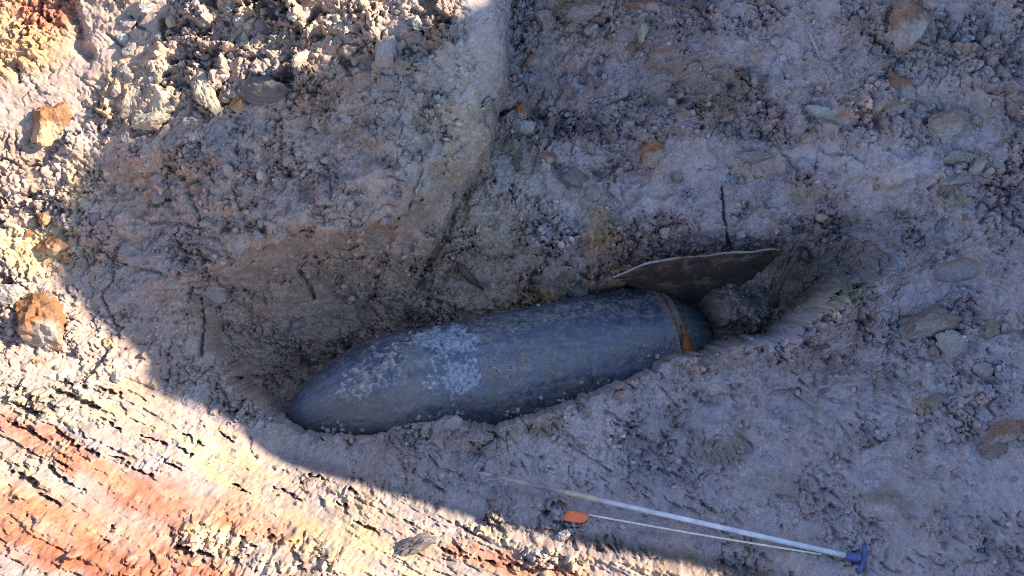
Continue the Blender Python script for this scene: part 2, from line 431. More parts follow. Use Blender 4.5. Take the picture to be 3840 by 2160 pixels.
# --- dragged grooves on the foreground bank
ga = R_(-24)
SA = (U * math.cos(ga) + V * math.sin(ga)); TA = (-U * math.sin(ga) + V * math.cos(ga))
TA = TA + 0.02 * fbm(SA * 2.0, TA * 2.0, 61, 2)
gro = gn(SA * 1.6, TA * 26, 62) * .5 + gn(SA * 3, TA * 50, 63) * .42 + gn(SA * 5, TA * 84, 64) * .34
H += 0.019 * smear * gro
pit1 = gn(SA * 3.2 + .4 * w1, TA * 24 + .4 * w2, 65) + 0.38 * gn(SA * 22, TA * 60, 66)
pit2 = gn(SA * 9 + .3 * w1, TA * 52, 67) + 0.3 * gn(SA * 40, TA * 90, 68)
pit3 = gn(SA * 24 + w1, TA * 84, 69) + .3 * gn(SA * 70, TA * 110, 72)
zone = ss(gn(SA * 1.1, TA * 3.1, 70), -.35, .4)
H -= 0.018 * smear * ss(pit2, .46, .60) * (.25 + .75 * zone)
H -= 0.011 * smear * ss(pit3, .32, .48) * (.45 + .55 * zone)
H += 0.006 * smear * fbm(SA * 20, TA * 40, 71, 3)

# --- soil colour (linear), with some shade and light tint painted in
def c3(*c): return np.array(c, np.float32)
tone = fbm(U * 1.7, V * 1.7, 301, 4); t2 = fbm(U * 7, V * 7, 311, 4); t3 = fbm(U * 26, V * 26, 321, 3)
C = np.zeros(H.shape + (3,), np.float32) + c3(.335, .268, .252)
def mixc(mask, c, k=1.0):
    global C
    m = np.clip(mask * k, 0, 1)[..., None]
    C = C * (1 - m) + c3(*c) * m
mixc(ss(t2 + .5 * t3, .1, .6), (.225, .175, .135), .75)
mixc(ss(tone + .4 * t2, .05, .5), (.33, .31, .28), .7)
mixc(ss(PX0, 1500, 2600) * (1 - bank), (.315, .256, .268), .8)  # cooler towards the right: blue of the sky light painted in
mixc(floor_m, (.385, .308, .302), .65)
mixc(pale, (.385, .345, .355), .65)
mixc(blob(1800, 620, 260, 500, 10, .6), (.30, .285, .235), .5)
mixc(blob(1150, 1150, 420, 260, 0, .6) * (1 - pale), (.265, .225, .165), .7)
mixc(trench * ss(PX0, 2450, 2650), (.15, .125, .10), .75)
mixc(blob(3120, 960, 230, 130, -10, .5), (.12, .105, .095), .6)  # hollow right of the tail, its shade painted into the soil
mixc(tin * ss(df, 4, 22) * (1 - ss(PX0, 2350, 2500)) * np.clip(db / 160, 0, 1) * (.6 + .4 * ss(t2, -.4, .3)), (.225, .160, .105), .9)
mixc(lipband * (PX0 < 2300) * (1 - tin), (.34, .295, .28), .6)
mixc(smear * ss(gro, -.1, .5), (.40, .335, .215), .8)
mixc(smear * (1 - zone) * ss(t2, -.2, .4), (.40, .26, .165), .4)
mixc((1 - ss(PX0, 1300, 2100)) * (1 - smear) * (1 - pale), (.34, .258, .222), .65)  # warmer on the left: bounced sunlight painted into the soil colour
for cx, cy, rx, ry, an, c, k in [
    (3120,1120,120,36,-33,(.33,.28,.20),.8),(2380,1060,90,34,28,(.34,.19,.09),.6),
    (60,110,200,170,20,(.46,.27,.13),.8),(140,60,120,60,20,(.36,.13,.08),.8),(190,20,90,50,0,(.36,.13,.09),.7),(420,330,160,70,-40,(.42,.30,.2),.5),
    (560,1870,180,80,15,(.34,.125,.08),.9),(620,1990,90,80,40,(.30,.15,.12),.75),(150,1640,260,60,22,(.36,.15,.10),.8),
    (120,1960,270,130,10,(.40,.165,.09),.85),(480,2110,430,80,8,(.34,.115,.06),.9),(900,1945,200,60,18,(.38,.17,.10),.8),(320,1740,160,40,20,(.36,.16,.10),.8),
    (1900,2110,330,45,12,(.36,.16,.10),.8),(850,1900,150,40,20,(.42,.24,.17),.4),
    (820,1720,120,70,10,(.50,.42,.24),.6),(150,930,140,90,0,(.50,.39,.2),.7),(1340,2010,200,50,20,(.48,.38,.2),.5),(300,700,70,120,20,(.48,.34,.19),.5),
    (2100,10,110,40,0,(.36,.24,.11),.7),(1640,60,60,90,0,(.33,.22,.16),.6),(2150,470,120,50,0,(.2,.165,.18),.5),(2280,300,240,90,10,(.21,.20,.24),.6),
    (1985,120,95,300,4,(.16,.155,.19),.8),(2630,330,220,90,0,(.22,.18,.14),.6),(2260,870,60,70,0,(.33,.22,.10),.7),(1180,430,60,110,0,(.23,.17,.14),.6),  # first entry: shade of the crevice beside the cut face, painted in
    (2690,1690,120,60,-10,(.25,.18,.13),.6),(3320,1870,110,35,0,(.24,.17,.14),.7),(2000,1600,110,40,-15,(.27,.18,.12),.6),(3480,1520,60,30,0,(.34,.22,.12),.6),
    (3000,730,60,40,0,(.28,.18,.11),.6),(2480,1310,40,40,0,(.34,.2,.1),.5),(1380,480,120,70,0,(.21,.165,.14),.6),(2950,1820,140,60,0,(.23,.19,.16),.5),
    (3560,740,60,50,0,(.26,.21,.12),.5),(3420,420,160,60,0,(.2,.16,.15),.5),(2100,1080,80,60,0,(.19,.14,.12),.6),(2010,1110,120,25,-8,(.24,.14,.07),.7)]:
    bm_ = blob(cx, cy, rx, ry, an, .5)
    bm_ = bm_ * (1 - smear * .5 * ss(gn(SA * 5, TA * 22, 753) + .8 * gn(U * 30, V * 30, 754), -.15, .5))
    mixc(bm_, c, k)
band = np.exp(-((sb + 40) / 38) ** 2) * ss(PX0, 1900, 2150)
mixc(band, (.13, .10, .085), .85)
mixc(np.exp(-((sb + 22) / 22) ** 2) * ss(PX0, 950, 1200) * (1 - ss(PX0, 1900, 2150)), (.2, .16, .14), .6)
stc = gn(SA * 2.5, TA * 44, 751) + .7 * gn(SA * 6, TA * 95, 752)
C *= (1 + .10 * smear * np.clip(stc, -1, 1))[..., None]
C[..., 1] *= 1 - .10 * smear * np.clip(stc + .2, -1, 1); C[..., 2] *= 1 - .16 * smear * np.clip(stc + .2, -1, 1)
C *= (1 + .85 * TINT * np.clip(rough_c + .2, .2, 1))[..., None]
C[..., 0] *= 1 + .24 * WARM; C[..., 2] *= 1 - .30 * WARM
C *= (1 + 0.22 * t3 + 0.15 * gn(U * 75, V * 75, 331) + .08 * gn(U * 120, V * 120, 332))[..., None]
C = np.clip(C, .03, .62)

# vertex normals of the relief
gu = np.gradient(H, STEP, axis=1); gv = np.gradient(H, STEP, axis=0)
nl = np.sqrt(1 + gu * gu + gv * gv)
NRM = np.stack([-gu / nl, (-gv * VV[1] + NV[1]) / nl, (-gv * VV[2] + NV[2]) / nl], -1)
P = to_world(U, V, H)

def hat(u, v, grid=None):
    g = H if grid is None else grid
    a = np.clip((u - U0) / (U1 - U0) * (NU - 1), 0, NU - 1.001); b = np.clip((v - V0) / (V1 - V0) * (NVT - 1), 0, NVT - 1.001)
    i = int(a); j = int(b); fa = a - i; fb = b - j
    return (g[j, i] * (1 - fa) + g[j, i + 1] * fa) * (1 - fb) + (g[j + 1, i] * (1 - fa) + g[j + 1, i + 1] * fa) * fb
def ground(x, y, grid=None):
    """first ground point met by the sight line of a survey station -> (u, v, h)"""
    a = (x - 1920) / FPX; b = (1080 - y) / FPX
    h = 1.7
    while h > -1.2:
        if hat(a * (DIST - h), b * (DIST - h), grid) >= h: break
        h -= 0.006
    return a * (DIST - h), b * (DIST - h), h
def gpoint(x, y, lift=0.0, grid=None):
    u, v, h = ground(x, y, grid)
    return Vector(to_world(u, v, h + lift))
def gnormal(x, y, grid=None):
    u, v, h = ground(x, y)
    e = 0.04
    a = (hat(u + e, v) - hat(u - e, v)) / (2 * e); b = (hat(u, v + e) - hat(u, v - e)) / (2 * e)
    nn = np.array([-a, -b * VV[1] + NV[1], -b * VV[2] + NV[2]])
    return Vector(nn / np.linalg.norm(nn))

# ----------------------------------------------------------------------------
# materials
# ----------------------------------------------------------------------------
class Nt:
    def __init__(s, name):
        s.m = bpy.data.materials.new(name); s.m.use_nodes = True
        s.t = s.m.node_tree; s.b = s.t.nodes['Principled BSDF']
    def n(s, typ, **kw):
        nd = s.t.nodes.new('ShaderNode' + typ)
        for k, v in kw.items():
            if k in nd.inputs: nd.inputs[k].default_value = v
            else: setattr(nd, k, v)
        return nd
    def l(s, a, b): s.t.links.new(a, b)
    def coord(s):
        return s.n('TexCoord').outputs['Object']
    def noise(s, sc, det=6, rough=.6, vec=None):
        nd = s.n('TexNoise'); nd.inputs['Scale'].default_value = sc; nd.inputs['Detail'].default_value = det; nd.inputs['Roughness'].default_value = rough
        s.l(vec or s.coord(), nd.inputs['Vector']); return nd.outputs['Fac']
    def ramp(s, fac, stops):
        r = s.n('ValToRGB'); e = r.color_ramp.elements
        while len(e) < len(stops): e.new(0.5)
        for k, (p, c) in enumerate(stops):
            e[k].position = p; e[k].color = c if len(c) == 4 else (*c, 1)
        s.l(fac, r.inputs[0]); return r.outputs[0]
    def mix(s, fac, a, b, mode='MIX'):
        x = s.n('Mix', data_type='RGBA', blend_type=mode)
        for sock, val in ((x.inputs[0], fac), (x.inputs[6], a), (x.inputs[7], b)):
            if hasattr(val, 'links'): s.l(val, sock)
            else: sock.default_value = val if not isinstance(val, tuple) else (*val, 1)[:4]
        return x.outputs[2]
    def bump(s, fac, strength=.4, dist=.01):
        b = s.n('Bump'); b.inputs['Strength'].default_value = strength; b.inputs['Distance'].default_value = dist
        s.l(fac, b.inputs['Height']); s.l(b.outputs[0], s.b.inputs['Normal'])

def soil_material(name, attr=None, base=(.28, .26, .235), tint2=(.21, .17, .135), bscale=150, bstr=.6, bd=.0016, coat=None):
    k = Nt(name)
    if attr:
        a = k.n('Attribute'); a.attribute_name = attr; c = a.outputs['Color']
    else:
        c = k.mix(k.ramp(k.noise(9, 5, .65), [(.35, (0, 0, 0)), (.65, (1, 1, 1))]), base, tint2)
        if coat:
            c = k.mix(k.ramp(k.noise(5, 4, .6), [(.48, (0, 0, 0)), (.60, (1, 1, 1))]), c, coat)
        oi = k.n('ObjectInfo')
        vmap = k.n('MapRange'); vmap.inputs[3].default_value = .82; vmap.inputs[4].default_value = 1.18
        k.l(oi.outputs['Random'], vmap.inputs[0])
        hs_ = k.n('HueSaturation'); k.l(vmap.outputs[0], hs_.inputs['Value']); k.l(c, hs_.inputs['Color']); c = hs_.outputs[0]
    f = k.noise(bscale, 5, .65)
    c = k.mix(.45, c, k.ramp(f, [(.30, (.62, .60, .57)), (.70, (1.25, 1.25, 1.25))]), 'MULTIPLY')
    k.l(c, k.b.inputs['Base Color'])
    k.b.inputs['Roughness'].default_value = .92
    k.b.inputs['Specular IOR Level'].default_value = .25
    f2_ = k.noise(bscale * .38, 4, .6)
    ad = k.n('Math'); ad.operation = 'MULTIPLY_ADD'; ad.inputs[1].default_value = 1.6; k.l(f2_, ad.inputs[0]); k.l(f, ad.inputs[2])
    k.bump(ad.outputs[0], bstr, bd * 1.5)
    return k.m
M_soil = soil_material('soil', 'soil_colour')
M_outer = soil_material('outer_soil', None, (.30, .27, .23), (.23, .19, .15), 40, .6, .03)
M_clod = soil_material('grey_clod', None, (.32, .285, .275), (.25, .21, .195), 90, .7, .0035)
M_clod_brown = soil_material('brown_clod', None, (.25, .19, .16), (.19, .14, .12), 90, .7, .0035, coat=(.29, .27, .26))
M_clod_red = soil_material('red_brown_clod', None, (.21, .115, .085), (.25, .15, .11), 80, .7, .0035, coat=(.31, .27, .265))
M_ochre = soil_material('ochre_clod', None, (.33, .175, .085), (.22, .09, .05), 80, .7, .0035, coat=(.42, .32, .20))
M_orange = soil_material('orange_stained_clod', None, (.29, .13, .055), (.21, .115, .07), 80, .7, .0035, coat=(.28, .25, .22))
M_pale = soil_material('pale_clod', None, (.38, .37, .36), (.27, .25, .23), 80, .7, .0035)
M_cream = soil_material('cream_clod', None, (.42, .37, .29), (.34, .28, .21), 80, .7, .0035)
M_slate = soil_material('dark_stone', None, (.13, .12, .125), (.17, .15, .14), 60, .3)

def steel():
    k = Nt('weathered_dark_steel')
    a = k.n('Attribute'); a.attribute_name = 'casing_colour'
    mp = k.n('Mapping'); mp.inputs['Scale'].default_value = (5, 26, 26)
    k.l(k.coord(), mp.inputs['Vector'])
    st = k.noise(1.6, 7, .7, mp.outputs[0])
    f = k.noise(60, 6, .7)
    c = k.mix(.6, a.outputs['Color'], k.ramp(st, [(.3, (.55, .55, .58)), (.7, (1.5, 1.5, 1.5))]), 'MULTIPLY')
    c = k.mix(.55, c, k.ramp(f, [(.32, (.5, .5, .5)), (.68, (1.5, 1.5, 1.5))]), 'MULTIPLY')
    k.l(c, k.b.inputs['Base Color'])
    ra = k.n('MapRange'); ra.inputs[1].default_value = .05; ra.inputs[2].default_value = .22; ra.inputs[3].default_value = .36; ra.inputs[4].default_value = .9
    sp = k.n('SeparateColor'); k.l(a.outputs['Color'], sp.inputs[0]); k.l(sp.outputs[1], ra.inputs[0])
    k.l(ra.outputs[0], k.b.inputs['Roughness'])
    k.b.inputs['Specular IOR Level'].default_value = .7
    k.bump(f, .5, .0014)
    return k.m
M_steel = steel()
def rust(name, dark, mid, hot, cut=(.40, .56, .68), rough=.8, clay=None):
    k = Nt(name)
    f = k.noise(7, 8, .68); g = k.noise(70, 5, .65)
    c = k.ramp(f, [(cut[0], dark), (cut[1], mid), (cut[2], hot)])
    c = k.mix(.5, c, k.ramp(g, [(.3, (.6, .6, .6)), (.7, (1.35, 1.3, 1.25))]), 'MULTIPLY')
    if clay:
        c = k.mix(k.ramp(k.noise(13, 7, .7), [(.50, (0, 0, 0)), (.66, (.8, .8, .8))]), c, clay)
    k.l(c, k.b.inputs['Base Color']); k.b.inputs['Roughness'].default_value = rough
    k.bump(g, .6, .002)
    return k.m
M_rust = rust('dark_rust', (.035, .03, .028), (.06, .042, .032), (.22, .095, .035), clay=(.19, .155, .135))
M_orange_rust = rust('orange_rust', (.10, .045, .02), (.40, .12, .022), (.58, .20, .04), (.36, .52, .66))
M_wood = rust('dark_wood', (.03, .022, .018), (.055, .04, .03), (.10, .075, .06))
def plain(name, c, rough=.5, metal=0, sc=50, var=.25, bstr=.1):
    k = Nt(name); f = k.noise(sc, 4, .6)
    lo = tuple(x * (1 - var) for x in c); hi = tuple(min(1, x * (1 + var)) for x in c)
    k.l(k.ramp(f, [(.3, lo), (.7, hi)]), k.b.inputs['Base Color'])
    k.b.inputs['Roughness'].default_value = rough; k.b.inputs['Metallic'].default_value = metal
    k.bump(f, bstr, .002)
    return k.m
M_shaft = plain('pale_grey_tube', (.58, .61, .67), .38, 0, 14, .28)
M_probe = rust('muddy_steel', (.15, .11, .115), (.33, .28, .29), (.50, .45, .44), (.35, .5, .66), .5)
M_ferrule = plain('tan_worn_tube', (.48, .40, .30), .5, 0, 40, .25)
M_blue = plain('blue_plastic', (.06, .10, .24), .42, 0, 60, .3)
M_flag = plain('orange_flag', (.98, .20, .06), .5, 0, 40, .07)
M_stick = plain('pale_wire', (.72, .66, .55), .5, 0, 60, .2)
M_cord = plain('dark_green_cord', (.045, .075, .07), .6)
M_film = soil_material('clay_on_steel', 'soil_colour', bscale=110, bstr=.7, bd=.002)

# ----------------------------------------------------------------------------
# mesh helpers
# ----------------------------------------------------------------------------
def mesh_np(name, verts, faces, mat, smooth=True, colour=None, cname='soil_colour', normals=None):
    faces = np.asarray(faces, np.int32); verts = np.asarray(verts, np.float32)
    k = faces.shape[1]
    me = bpy.data.meshes.new(name)
    me.vertices.add(len(verts)); me.vertices.foreach_set('co', verts.ravel())
    me.loops.add(faces.size); me.loops.foreach_set('vertex_index', faces.ravel())
    me.polygons.add(len(faces)); me.polygons.foreach_set('loop_start', np.arange(0, faces.size, k, dtype=np.int32))
    me.update(calc_edges=True)
    me.polygons.foreach_set('use_smooth', np.full(len(faces), smooth))
    if colour is not None:
        a = me.color_attributes.new(cname, 'FLOAT_COLOR', 'POINT')
        c4 = np.ones((len(verts), 4), np.float32); c4[:, :3] = colour
        a.data.foreach_set('color', c4.ravel())
    me.materials.append(mat)
    if normals is not None:
        me.normals_split_custom_set_from_vertices(np.asarray(normals, np.float32).tolist())
    return me
def link(name, me, parent=None):
    o = bpy.data.objects.new(name, me); col.objects.link(o)
    if parent: o.parent = parent
    return o
def tag(o, label=None, cat=None, group=None, kind=None):
    if label: o['label'] = label
    if cat: o['category'] = cat
    if group: o['group'] = group
    if kind: o['kind'] = kind
    return o
def empty(name, loc):
    o = bpy.data.objects.new(name, None); col.objects.link(o); o.location = loc; o.empty_display_size = .05
    return o
def tube(pts, rads, seg=14, caps=True):
    """verts/faces (tris and quads as lists) of a tube through pts"""
    vs = []; fs = []
    pts = [Vector(p) for p in pts]
    up = Vector((0, 0, 1))
    for i, p in enumerate(pts):
        t = (pts[min(i + 1, len(pts) - 1)] - pts[max(i - 1, 0)]).normalized()
        a = t.cross(up)
        if a.length < .1: a = t.cross(Vector((1, 0, 0)))
        a.normalize(); b = a.cross(t)
        for k in range(seg):
            w = 2 * math.pi * k / seg
            vs.append(p + (a * math.cos(w) + b * math.sin(w)) * rads[i])
    for i in range(len(pts) - 1):
        for k in range(seg):
            fs.append((i * seg + k, i * seg + (k + 1) % seg, (i + 1) * seg + (k + 1) % seg, (i + 1) * seg + k))
    if caps:
        fs.append(tuple(range(seg))[::-1]); fs.append(tuple((len(pts) - 1) * seg + k for k in range(seg)))
    return vs, fs
def part(name, vs, fs, mat, parent=None, smooth=True):
    me = bpy.data.meshes.new(name)
    off = parent.location if parent else Vector((0, 0, 0))
    me.from_pydata([Vector(v) - off for v in vs], [], fs)
    me.update()
    for p in me.polygons: p.use_smooth = smooth
    me.materials.append(mat)
    return link(name, me, parent)

# ----------------------------------------------------------------------------
# the ground sheets
# ----------------------------------------------------------------------------
idx = np.arange(NU * NVT, dtype=np.int32).reshape(NVT, NU)
quads = np.stack([idx[:-1, :-1], idx[:-1, 1:], idx[1:, 1:], idx[1:, :-1]], -1).reshape(-1, 4)
def fc(a): return a[:-1, :-1].ravel()
cx_, cy_ = fc(PX), fc(PY)
lab = np.zeros(len(quads), np.int8)                          # 0 back slope
cornerline = [(1912,-400),(1905,0),(1890,300),(1838,540),(1720,720),(1640,850),(1560,980),(1500,1130),(1480,1300)]
xs_ = np.interp(cy_, [p[1] for p in cornerline], [p[0] for p in cornerline])
lab[(cx_ < xs_)] = 1                                         # left slope
front = np.interp(cx_, [p[0] for p in LIP if p[0] > 850], [p[1] for p in LIP if p[0] > 850])
lab[(cx_ > 860) & (cy_ > front)] = 2                         # pit floor
lab[(cx_ > 3320) & (cy_ > 985 + .25 * (cx_ - 3320))] = 2
lab[fc(tin)] = 3                                             # trench
lab[fc(sb) > 0] = 4                                          # foreground bank
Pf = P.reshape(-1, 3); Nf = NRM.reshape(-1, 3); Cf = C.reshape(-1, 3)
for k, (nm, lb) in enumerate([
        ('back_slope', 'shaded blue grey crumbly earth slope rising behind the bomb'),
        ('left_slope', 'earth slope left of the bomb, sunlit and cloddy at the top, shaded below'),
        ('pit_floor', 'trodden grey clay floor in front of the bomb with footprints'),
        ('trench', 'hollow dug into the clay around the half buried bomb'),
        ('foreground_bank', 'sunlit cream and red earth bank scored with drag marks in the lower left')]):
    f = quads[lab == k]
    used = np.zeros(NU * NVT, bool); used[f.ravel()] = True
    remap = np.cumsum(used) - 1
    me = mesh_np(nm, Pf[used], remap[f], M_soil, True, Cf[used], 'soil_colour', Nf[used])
    tag(link(nm, me), lb, kind='structure')

# ground outside the survey: rings that climb out of the pit and run to the horizon
ring_i = np.concatenate([idx[0, ::12], idx[::12, -1], idx[-1, ::-12], idx[::-12, 0]])
b0 = Pf[ring_i]
ctr = np.array([0, -.1])
dirs = b0[:, :2] - ctr; rad = np.linalg.norm(dirs, axis=1, keepdims=True); dirs = dirs / rad
rings = [b0 - np.array([0, 0, .0])]
def level(xy):
    x, y = xy[:, 0], xy[:, 1]
    z = np.full(len(x), 1.9)
    z = np.where(y < -1.5, 1.9 - 1.1 * ss(-y, 1.5, 2.2) + 1.0 * ss(-y, 5, 9), z)
    z = z * (1 - .75 * ss(x, 1.5, 3.0) * (1 - ss(x, 9, 16)))
    return z
for kx, r in enumerate([.12, .3, .6, 1.0, 1.6, 2.4, 3.6, 5.5, 9, 16, 40, 150, 600]):
    xy = b0[:, :2] + dirs * r
    w = ss(np.float64(r), 0, 2.2)
    z = b0[:, 2] * (1 - w) + level(xy) * w
    z = z + .05 * min(1, r) * fbm(xy[:, 0] * 1.3, xy[:, 1] * 1.3, 401, 3)
    rings.append(np.column_stack([xy, z]))
m = len(b0)
vs = np.concatenate(rings)
fs = []
for k in range(len(rings) - 1):
    a = np.arange(m); b = (a + 1) % m
    fs.append(np.stack([k * m + a, (k + 1) * m + a, (k + 1) * m + b, k * m + b], -1))
tag(link('ground', mesh_np('ground', vs, np.concatenate(fs), M_outer)), 'brown earth ground around the excavation', kind='structure')

# unseen earth bank added on the right, crest shaped to cast the pit's shadow
SHADE = [(1790,-40),(1780,0),(1580,115),(1420,150),(1267,196),(1100,285),(910,373),(760,430),(640,480),(540,510),(432,552),(340,600),(275,690),
         (175,775),(150,880),(160,970),(232,1118),(355,1220),(430,1270),(472,1340),(490,1420),(656,1500),(894,1585),(930,1660),(1000,1718),
         (1192,1770),(1490,1863),(1788,1960),(2087,2032),(2385,2090),(2713,2160)]
ea = np.array([-math.sin(SUN_AZ), math.cos(SUN_AZ), 0.0])
eb = np.cross(SUN, ea)
if eb[2] < 0: eb = -eb
ab = []
for x, y in SHADE:
    p = np.array(gpoint(x, y, 0, S))
    ab.append((p @ ea, p @ eb))
ab.sort()
aa = np.array([p[0] for p in ab]); bb = np.array([p[1] for p in ab])
print('shade profile', np.round(np.column_stack([aa, bb]), 2).tolist())
BX = 6.0
grid_a = np.linspace(aa[0] - 3.0, aa[-1] + 3.5, 420)
crest_b = np.interp(grid_a, aa, bb)
crest_b = np.convolve(np.pad(crest_b, 2, 'edge'), np.ones(5) / 5, 'valid')
crest_b += .045 * fbm(grid_a * 3, grid_a * 0 + .5, 411, 5, .65) + .085 * fbm(grid_a * 7, grid_a * 0 + .3, 414, 4, .75)
crest_b = np.where(grid_a < aa[0], crest_b - .1 * (aa[0] - grid_a), crest_b)
crest_b = np.where(grid_a > aa[-1], crest_b - .12 * (grid_a - aa[-1]), crest_b)
prof = np.linspace(-1, 1, 41)
rows = []
sh = np.array([math.cos(SUN_AZ), math.sin(SUN_AZ), 0])
for a, b in zip(grid_a, crest_b):
    # point with (a, b) at distance BX along the horizontal sun direction
    zc = (b - eb @ (sh * BX + ea * a)) / eb[2]
    base = .2
    r = []
    for t in prof:
        hh = base + (zc - base) * max(0.0, 1 - abs(t)) ** 0.9
        s = BX + t * (zc - base) * (.55 if t < 0 else 1.1)
        bump = .10 * abs(t) ** .5 * float(1 if abs(t) > .02 else 0)
        q = sh * s + ea * a
        r.append((q[0], q[1], hh, bump))
    rows.append(r)
rows = np.array(rows)
vz = rows[..., 2] - rows[..., 3] * (.6 + fbm(rows[..., 0] * 1.5, rows[..., 1] * 1.5, 421, 4))
bv = np.stack([rows[..., 0], rows[..., 1], vz], -1)
bi = np.arange(bv.shape[0] * bv.shape[1]).reshape(bv.shape[:2])
bf = np.stack([bi[:-1, :-1], bi[:-1, 1:], bi[1:, 1:], bi[1:, :-1]], -1).reshape(-1, 4)
tag(link('shadow_bank', mesh_np('shadow_bank', bv.reshape(-1, 3), bf, M_outer)), 'unseen earth bank added to the right of the pit to cast its shadow', kind='structure')

# ----------------------------------------------------------------------------
# the bomb
# ----------------------------------------------------------------------------
e1 = ax.cross(Vector((0, 0, 1))).normalized(); e2 = e1.cross(ax).normalized()
if e2.z < 0: e2 = -e2; 
bomb = empty('aerial_bomb', (nose + tail) / 2 - Vector((0, 0, RB)))
tag(bomb, 'dark blue grey aerial bomb lying half buried in the trench, nose to the left', 'bomb')
def radius(s):
    t = (s + .028) / .47
    r = RB * (1 - (1 - np.clip(t, 0, 1)) ** 2) ** .97 * np.sqrt(np.clip(1 - (1 - np.clip(s / .05, 0, 1)) ** 2, 0, 1))
    r = np.where(t > 1, RB * (1 + .075 * ss(s, .5, LEN - .15) - .03 * np.clip((s - LEN + .12) / .12, 0, 1) ** 2), r)
    return r
NS, NP = 420, 300
sv = np.concatenate([np.linspace(0, .03, 14)[:-1], np.linspace(.03, LEN, NS - 13)])
pv = np.linspace(-math.pi / 2, 1.5 * math.pi, NP, endpoint=False)
SV, PV = np.meshgrid(sv, pv, indexing='ij')
cu_ = np.stack([np.cos(PV) * RB * 0 + np.cos(PV), np.sin(PV)], -1)
bx_, by_ = SV * 1.0, PV * RB
def per(f, k, seed, oct=4):          # noise wrapped around the casing
    return fbm(SV * k + 10, PV * RB * k, seed, oct)
nA = per(0, 6, 501); nB = per(0, 22, 511); nC = per(0, 70, 521, 3)
ra = radius(SV) * (1 + .006 * nA + .0025 * nB)
e1n, e2n, axn, non = (np.array(v) for v in (e1, e2, ax, nose))
def bomb_pts(r):
    return non + SV[..., None] * axn + r[..., None] * (np.cos(PV)[..., None] * e1n + np.sin(PV)[..., None] * e2n)
BP = bomb_pts(ra)
# station coordinates of the casing, for the clay that clings to it
hN = BP @ NV
bpx = 1920 + BP[..., 0] * FPX / (DIST - hN); bpy_ = 1080 - (BP @ VV) * FPX / (DIST - hN)
def bl(cx, cy, rx, ry, an=0, soft=.35, wp=45):
    d = ell(bpx + wp * nA + 25 * nB + 9 * nC, bpy_ + wp * .8 * nB + 14 * nC, cx, cy, rx, ry, an)
    return 1 - ss(d, 1 - soft, 1 + soft)
vis = (SV > 0)
bc = np.zeros(SV.shape + (3,), np.float32) + c3(.040, .056, .094)
def bmix(mk, c, k=1.0):
    global bc
    mk = np.clip(mk * k, 0, 1)[..., None]; bc = bc * (1 - mk) + c3(*c) * mk
stk = gn(SV * 3.2 + .8 * nA + PV * 2.0, PV * 7.5 + SV * 2.5, 541) + .5 * gn(SV * 9, PV * 24 + SV * 9, 542)
bmix(ss(stk, .0, .7), (.12, .15, .22), .7)
bmix(ss(nB + .4 * nC, .05, .55), (.085, .095, .118), .8)
bmix(ss(nC + .5 * nB, .15, .6), (.135, .12, .11), .6)
bmix(ss(nA + .5 * nB, .1, .5), (.055, .06, .075), .6)
bmix(bl(1240, 1490, 130, 80, -35), (.075, .10, .14), .6)
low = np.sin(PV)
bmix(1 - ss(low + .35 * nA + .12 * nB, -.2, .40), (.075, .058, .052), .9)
bmix(bl(1450, 1400, 190, 110, -30, .6) * ss(nB + .6 * nC, -.5, .4), (.22, .205, .20), .7)
bmix(bl(1680, 1350, 190, 130, -10, .6) * ss(nB + .6 * nC, -.5, .4), (.17, .185, .22), .7)
bmix(bl(1330, 1545, 260, 60, -8), (.10, .09, .085), .8)
bmix(bl(1950, 1400, 230, 80, -12) * ss(nC + nB, -.1, .4), (.20, .175, .165), .8)
bmix(bl(1870, 1330, 130, 120) * ss(nC + .6 * nB, .0, .5), (.22, .21, .22), .8)
bmix(bl(1800, 1500, 330, 70, -10) * ss(nC + .6 * nB, -.1, .5), (.12, .105, .10), .7)
bmix(bl(1960, 1410, 340, 110, -10, .7) * ss(nB + .5 * nC, -.45, .35), (.15, .125, .112), .8)
bmix(bl(1800, 1390, 560, 180, -10, .8) * ss(nA + .8 * nB + .3 * nC, -.35, .55), (.165, .15, .145), .6)
bmix(bl(1480, 1520, 300, 75, -8, .7) * ss(nB + .5 * nC, -.5, .3), (.12, .10, .095), .8)
bmix(bl(2380, 1250, 90, 140, 0, .6) * ss(nB + nC, -.3, .4), (.15, .14, .14), .6)
bmix(ss(SV, LEN - .03, LEN - .005), (.17, .15, .14), .6)
bmix(bl(2250, 1150, 230, 25, -10) * ss(nB + nC, -.2, .3), (.16, .16, .17), .7)
thick = .003 * ss(nB + .5 * nC, .1, .6)
BPm = bomb_pts(ra + thick)
vi = np.arange(NS * NP).reshape(NS, NP)
def wrapf(i0, i1):
    a = vi[i0:i1]; b = vi[i0 + 1:i1 + 1]
    return np.stack([a, b, np.roll(b, -1, 1), np.roll(a, -1, 1)], -1).reshape(-1, 4)
off = np.array(bomb.location)
casing = link('casing', mesh_np('casing', BPm.reshape(-1, 3)[:] - off, wrapf(0, NS - 1), M_steel, True, bc.reshape(-1, 3), 'casing_colour'), bomb)
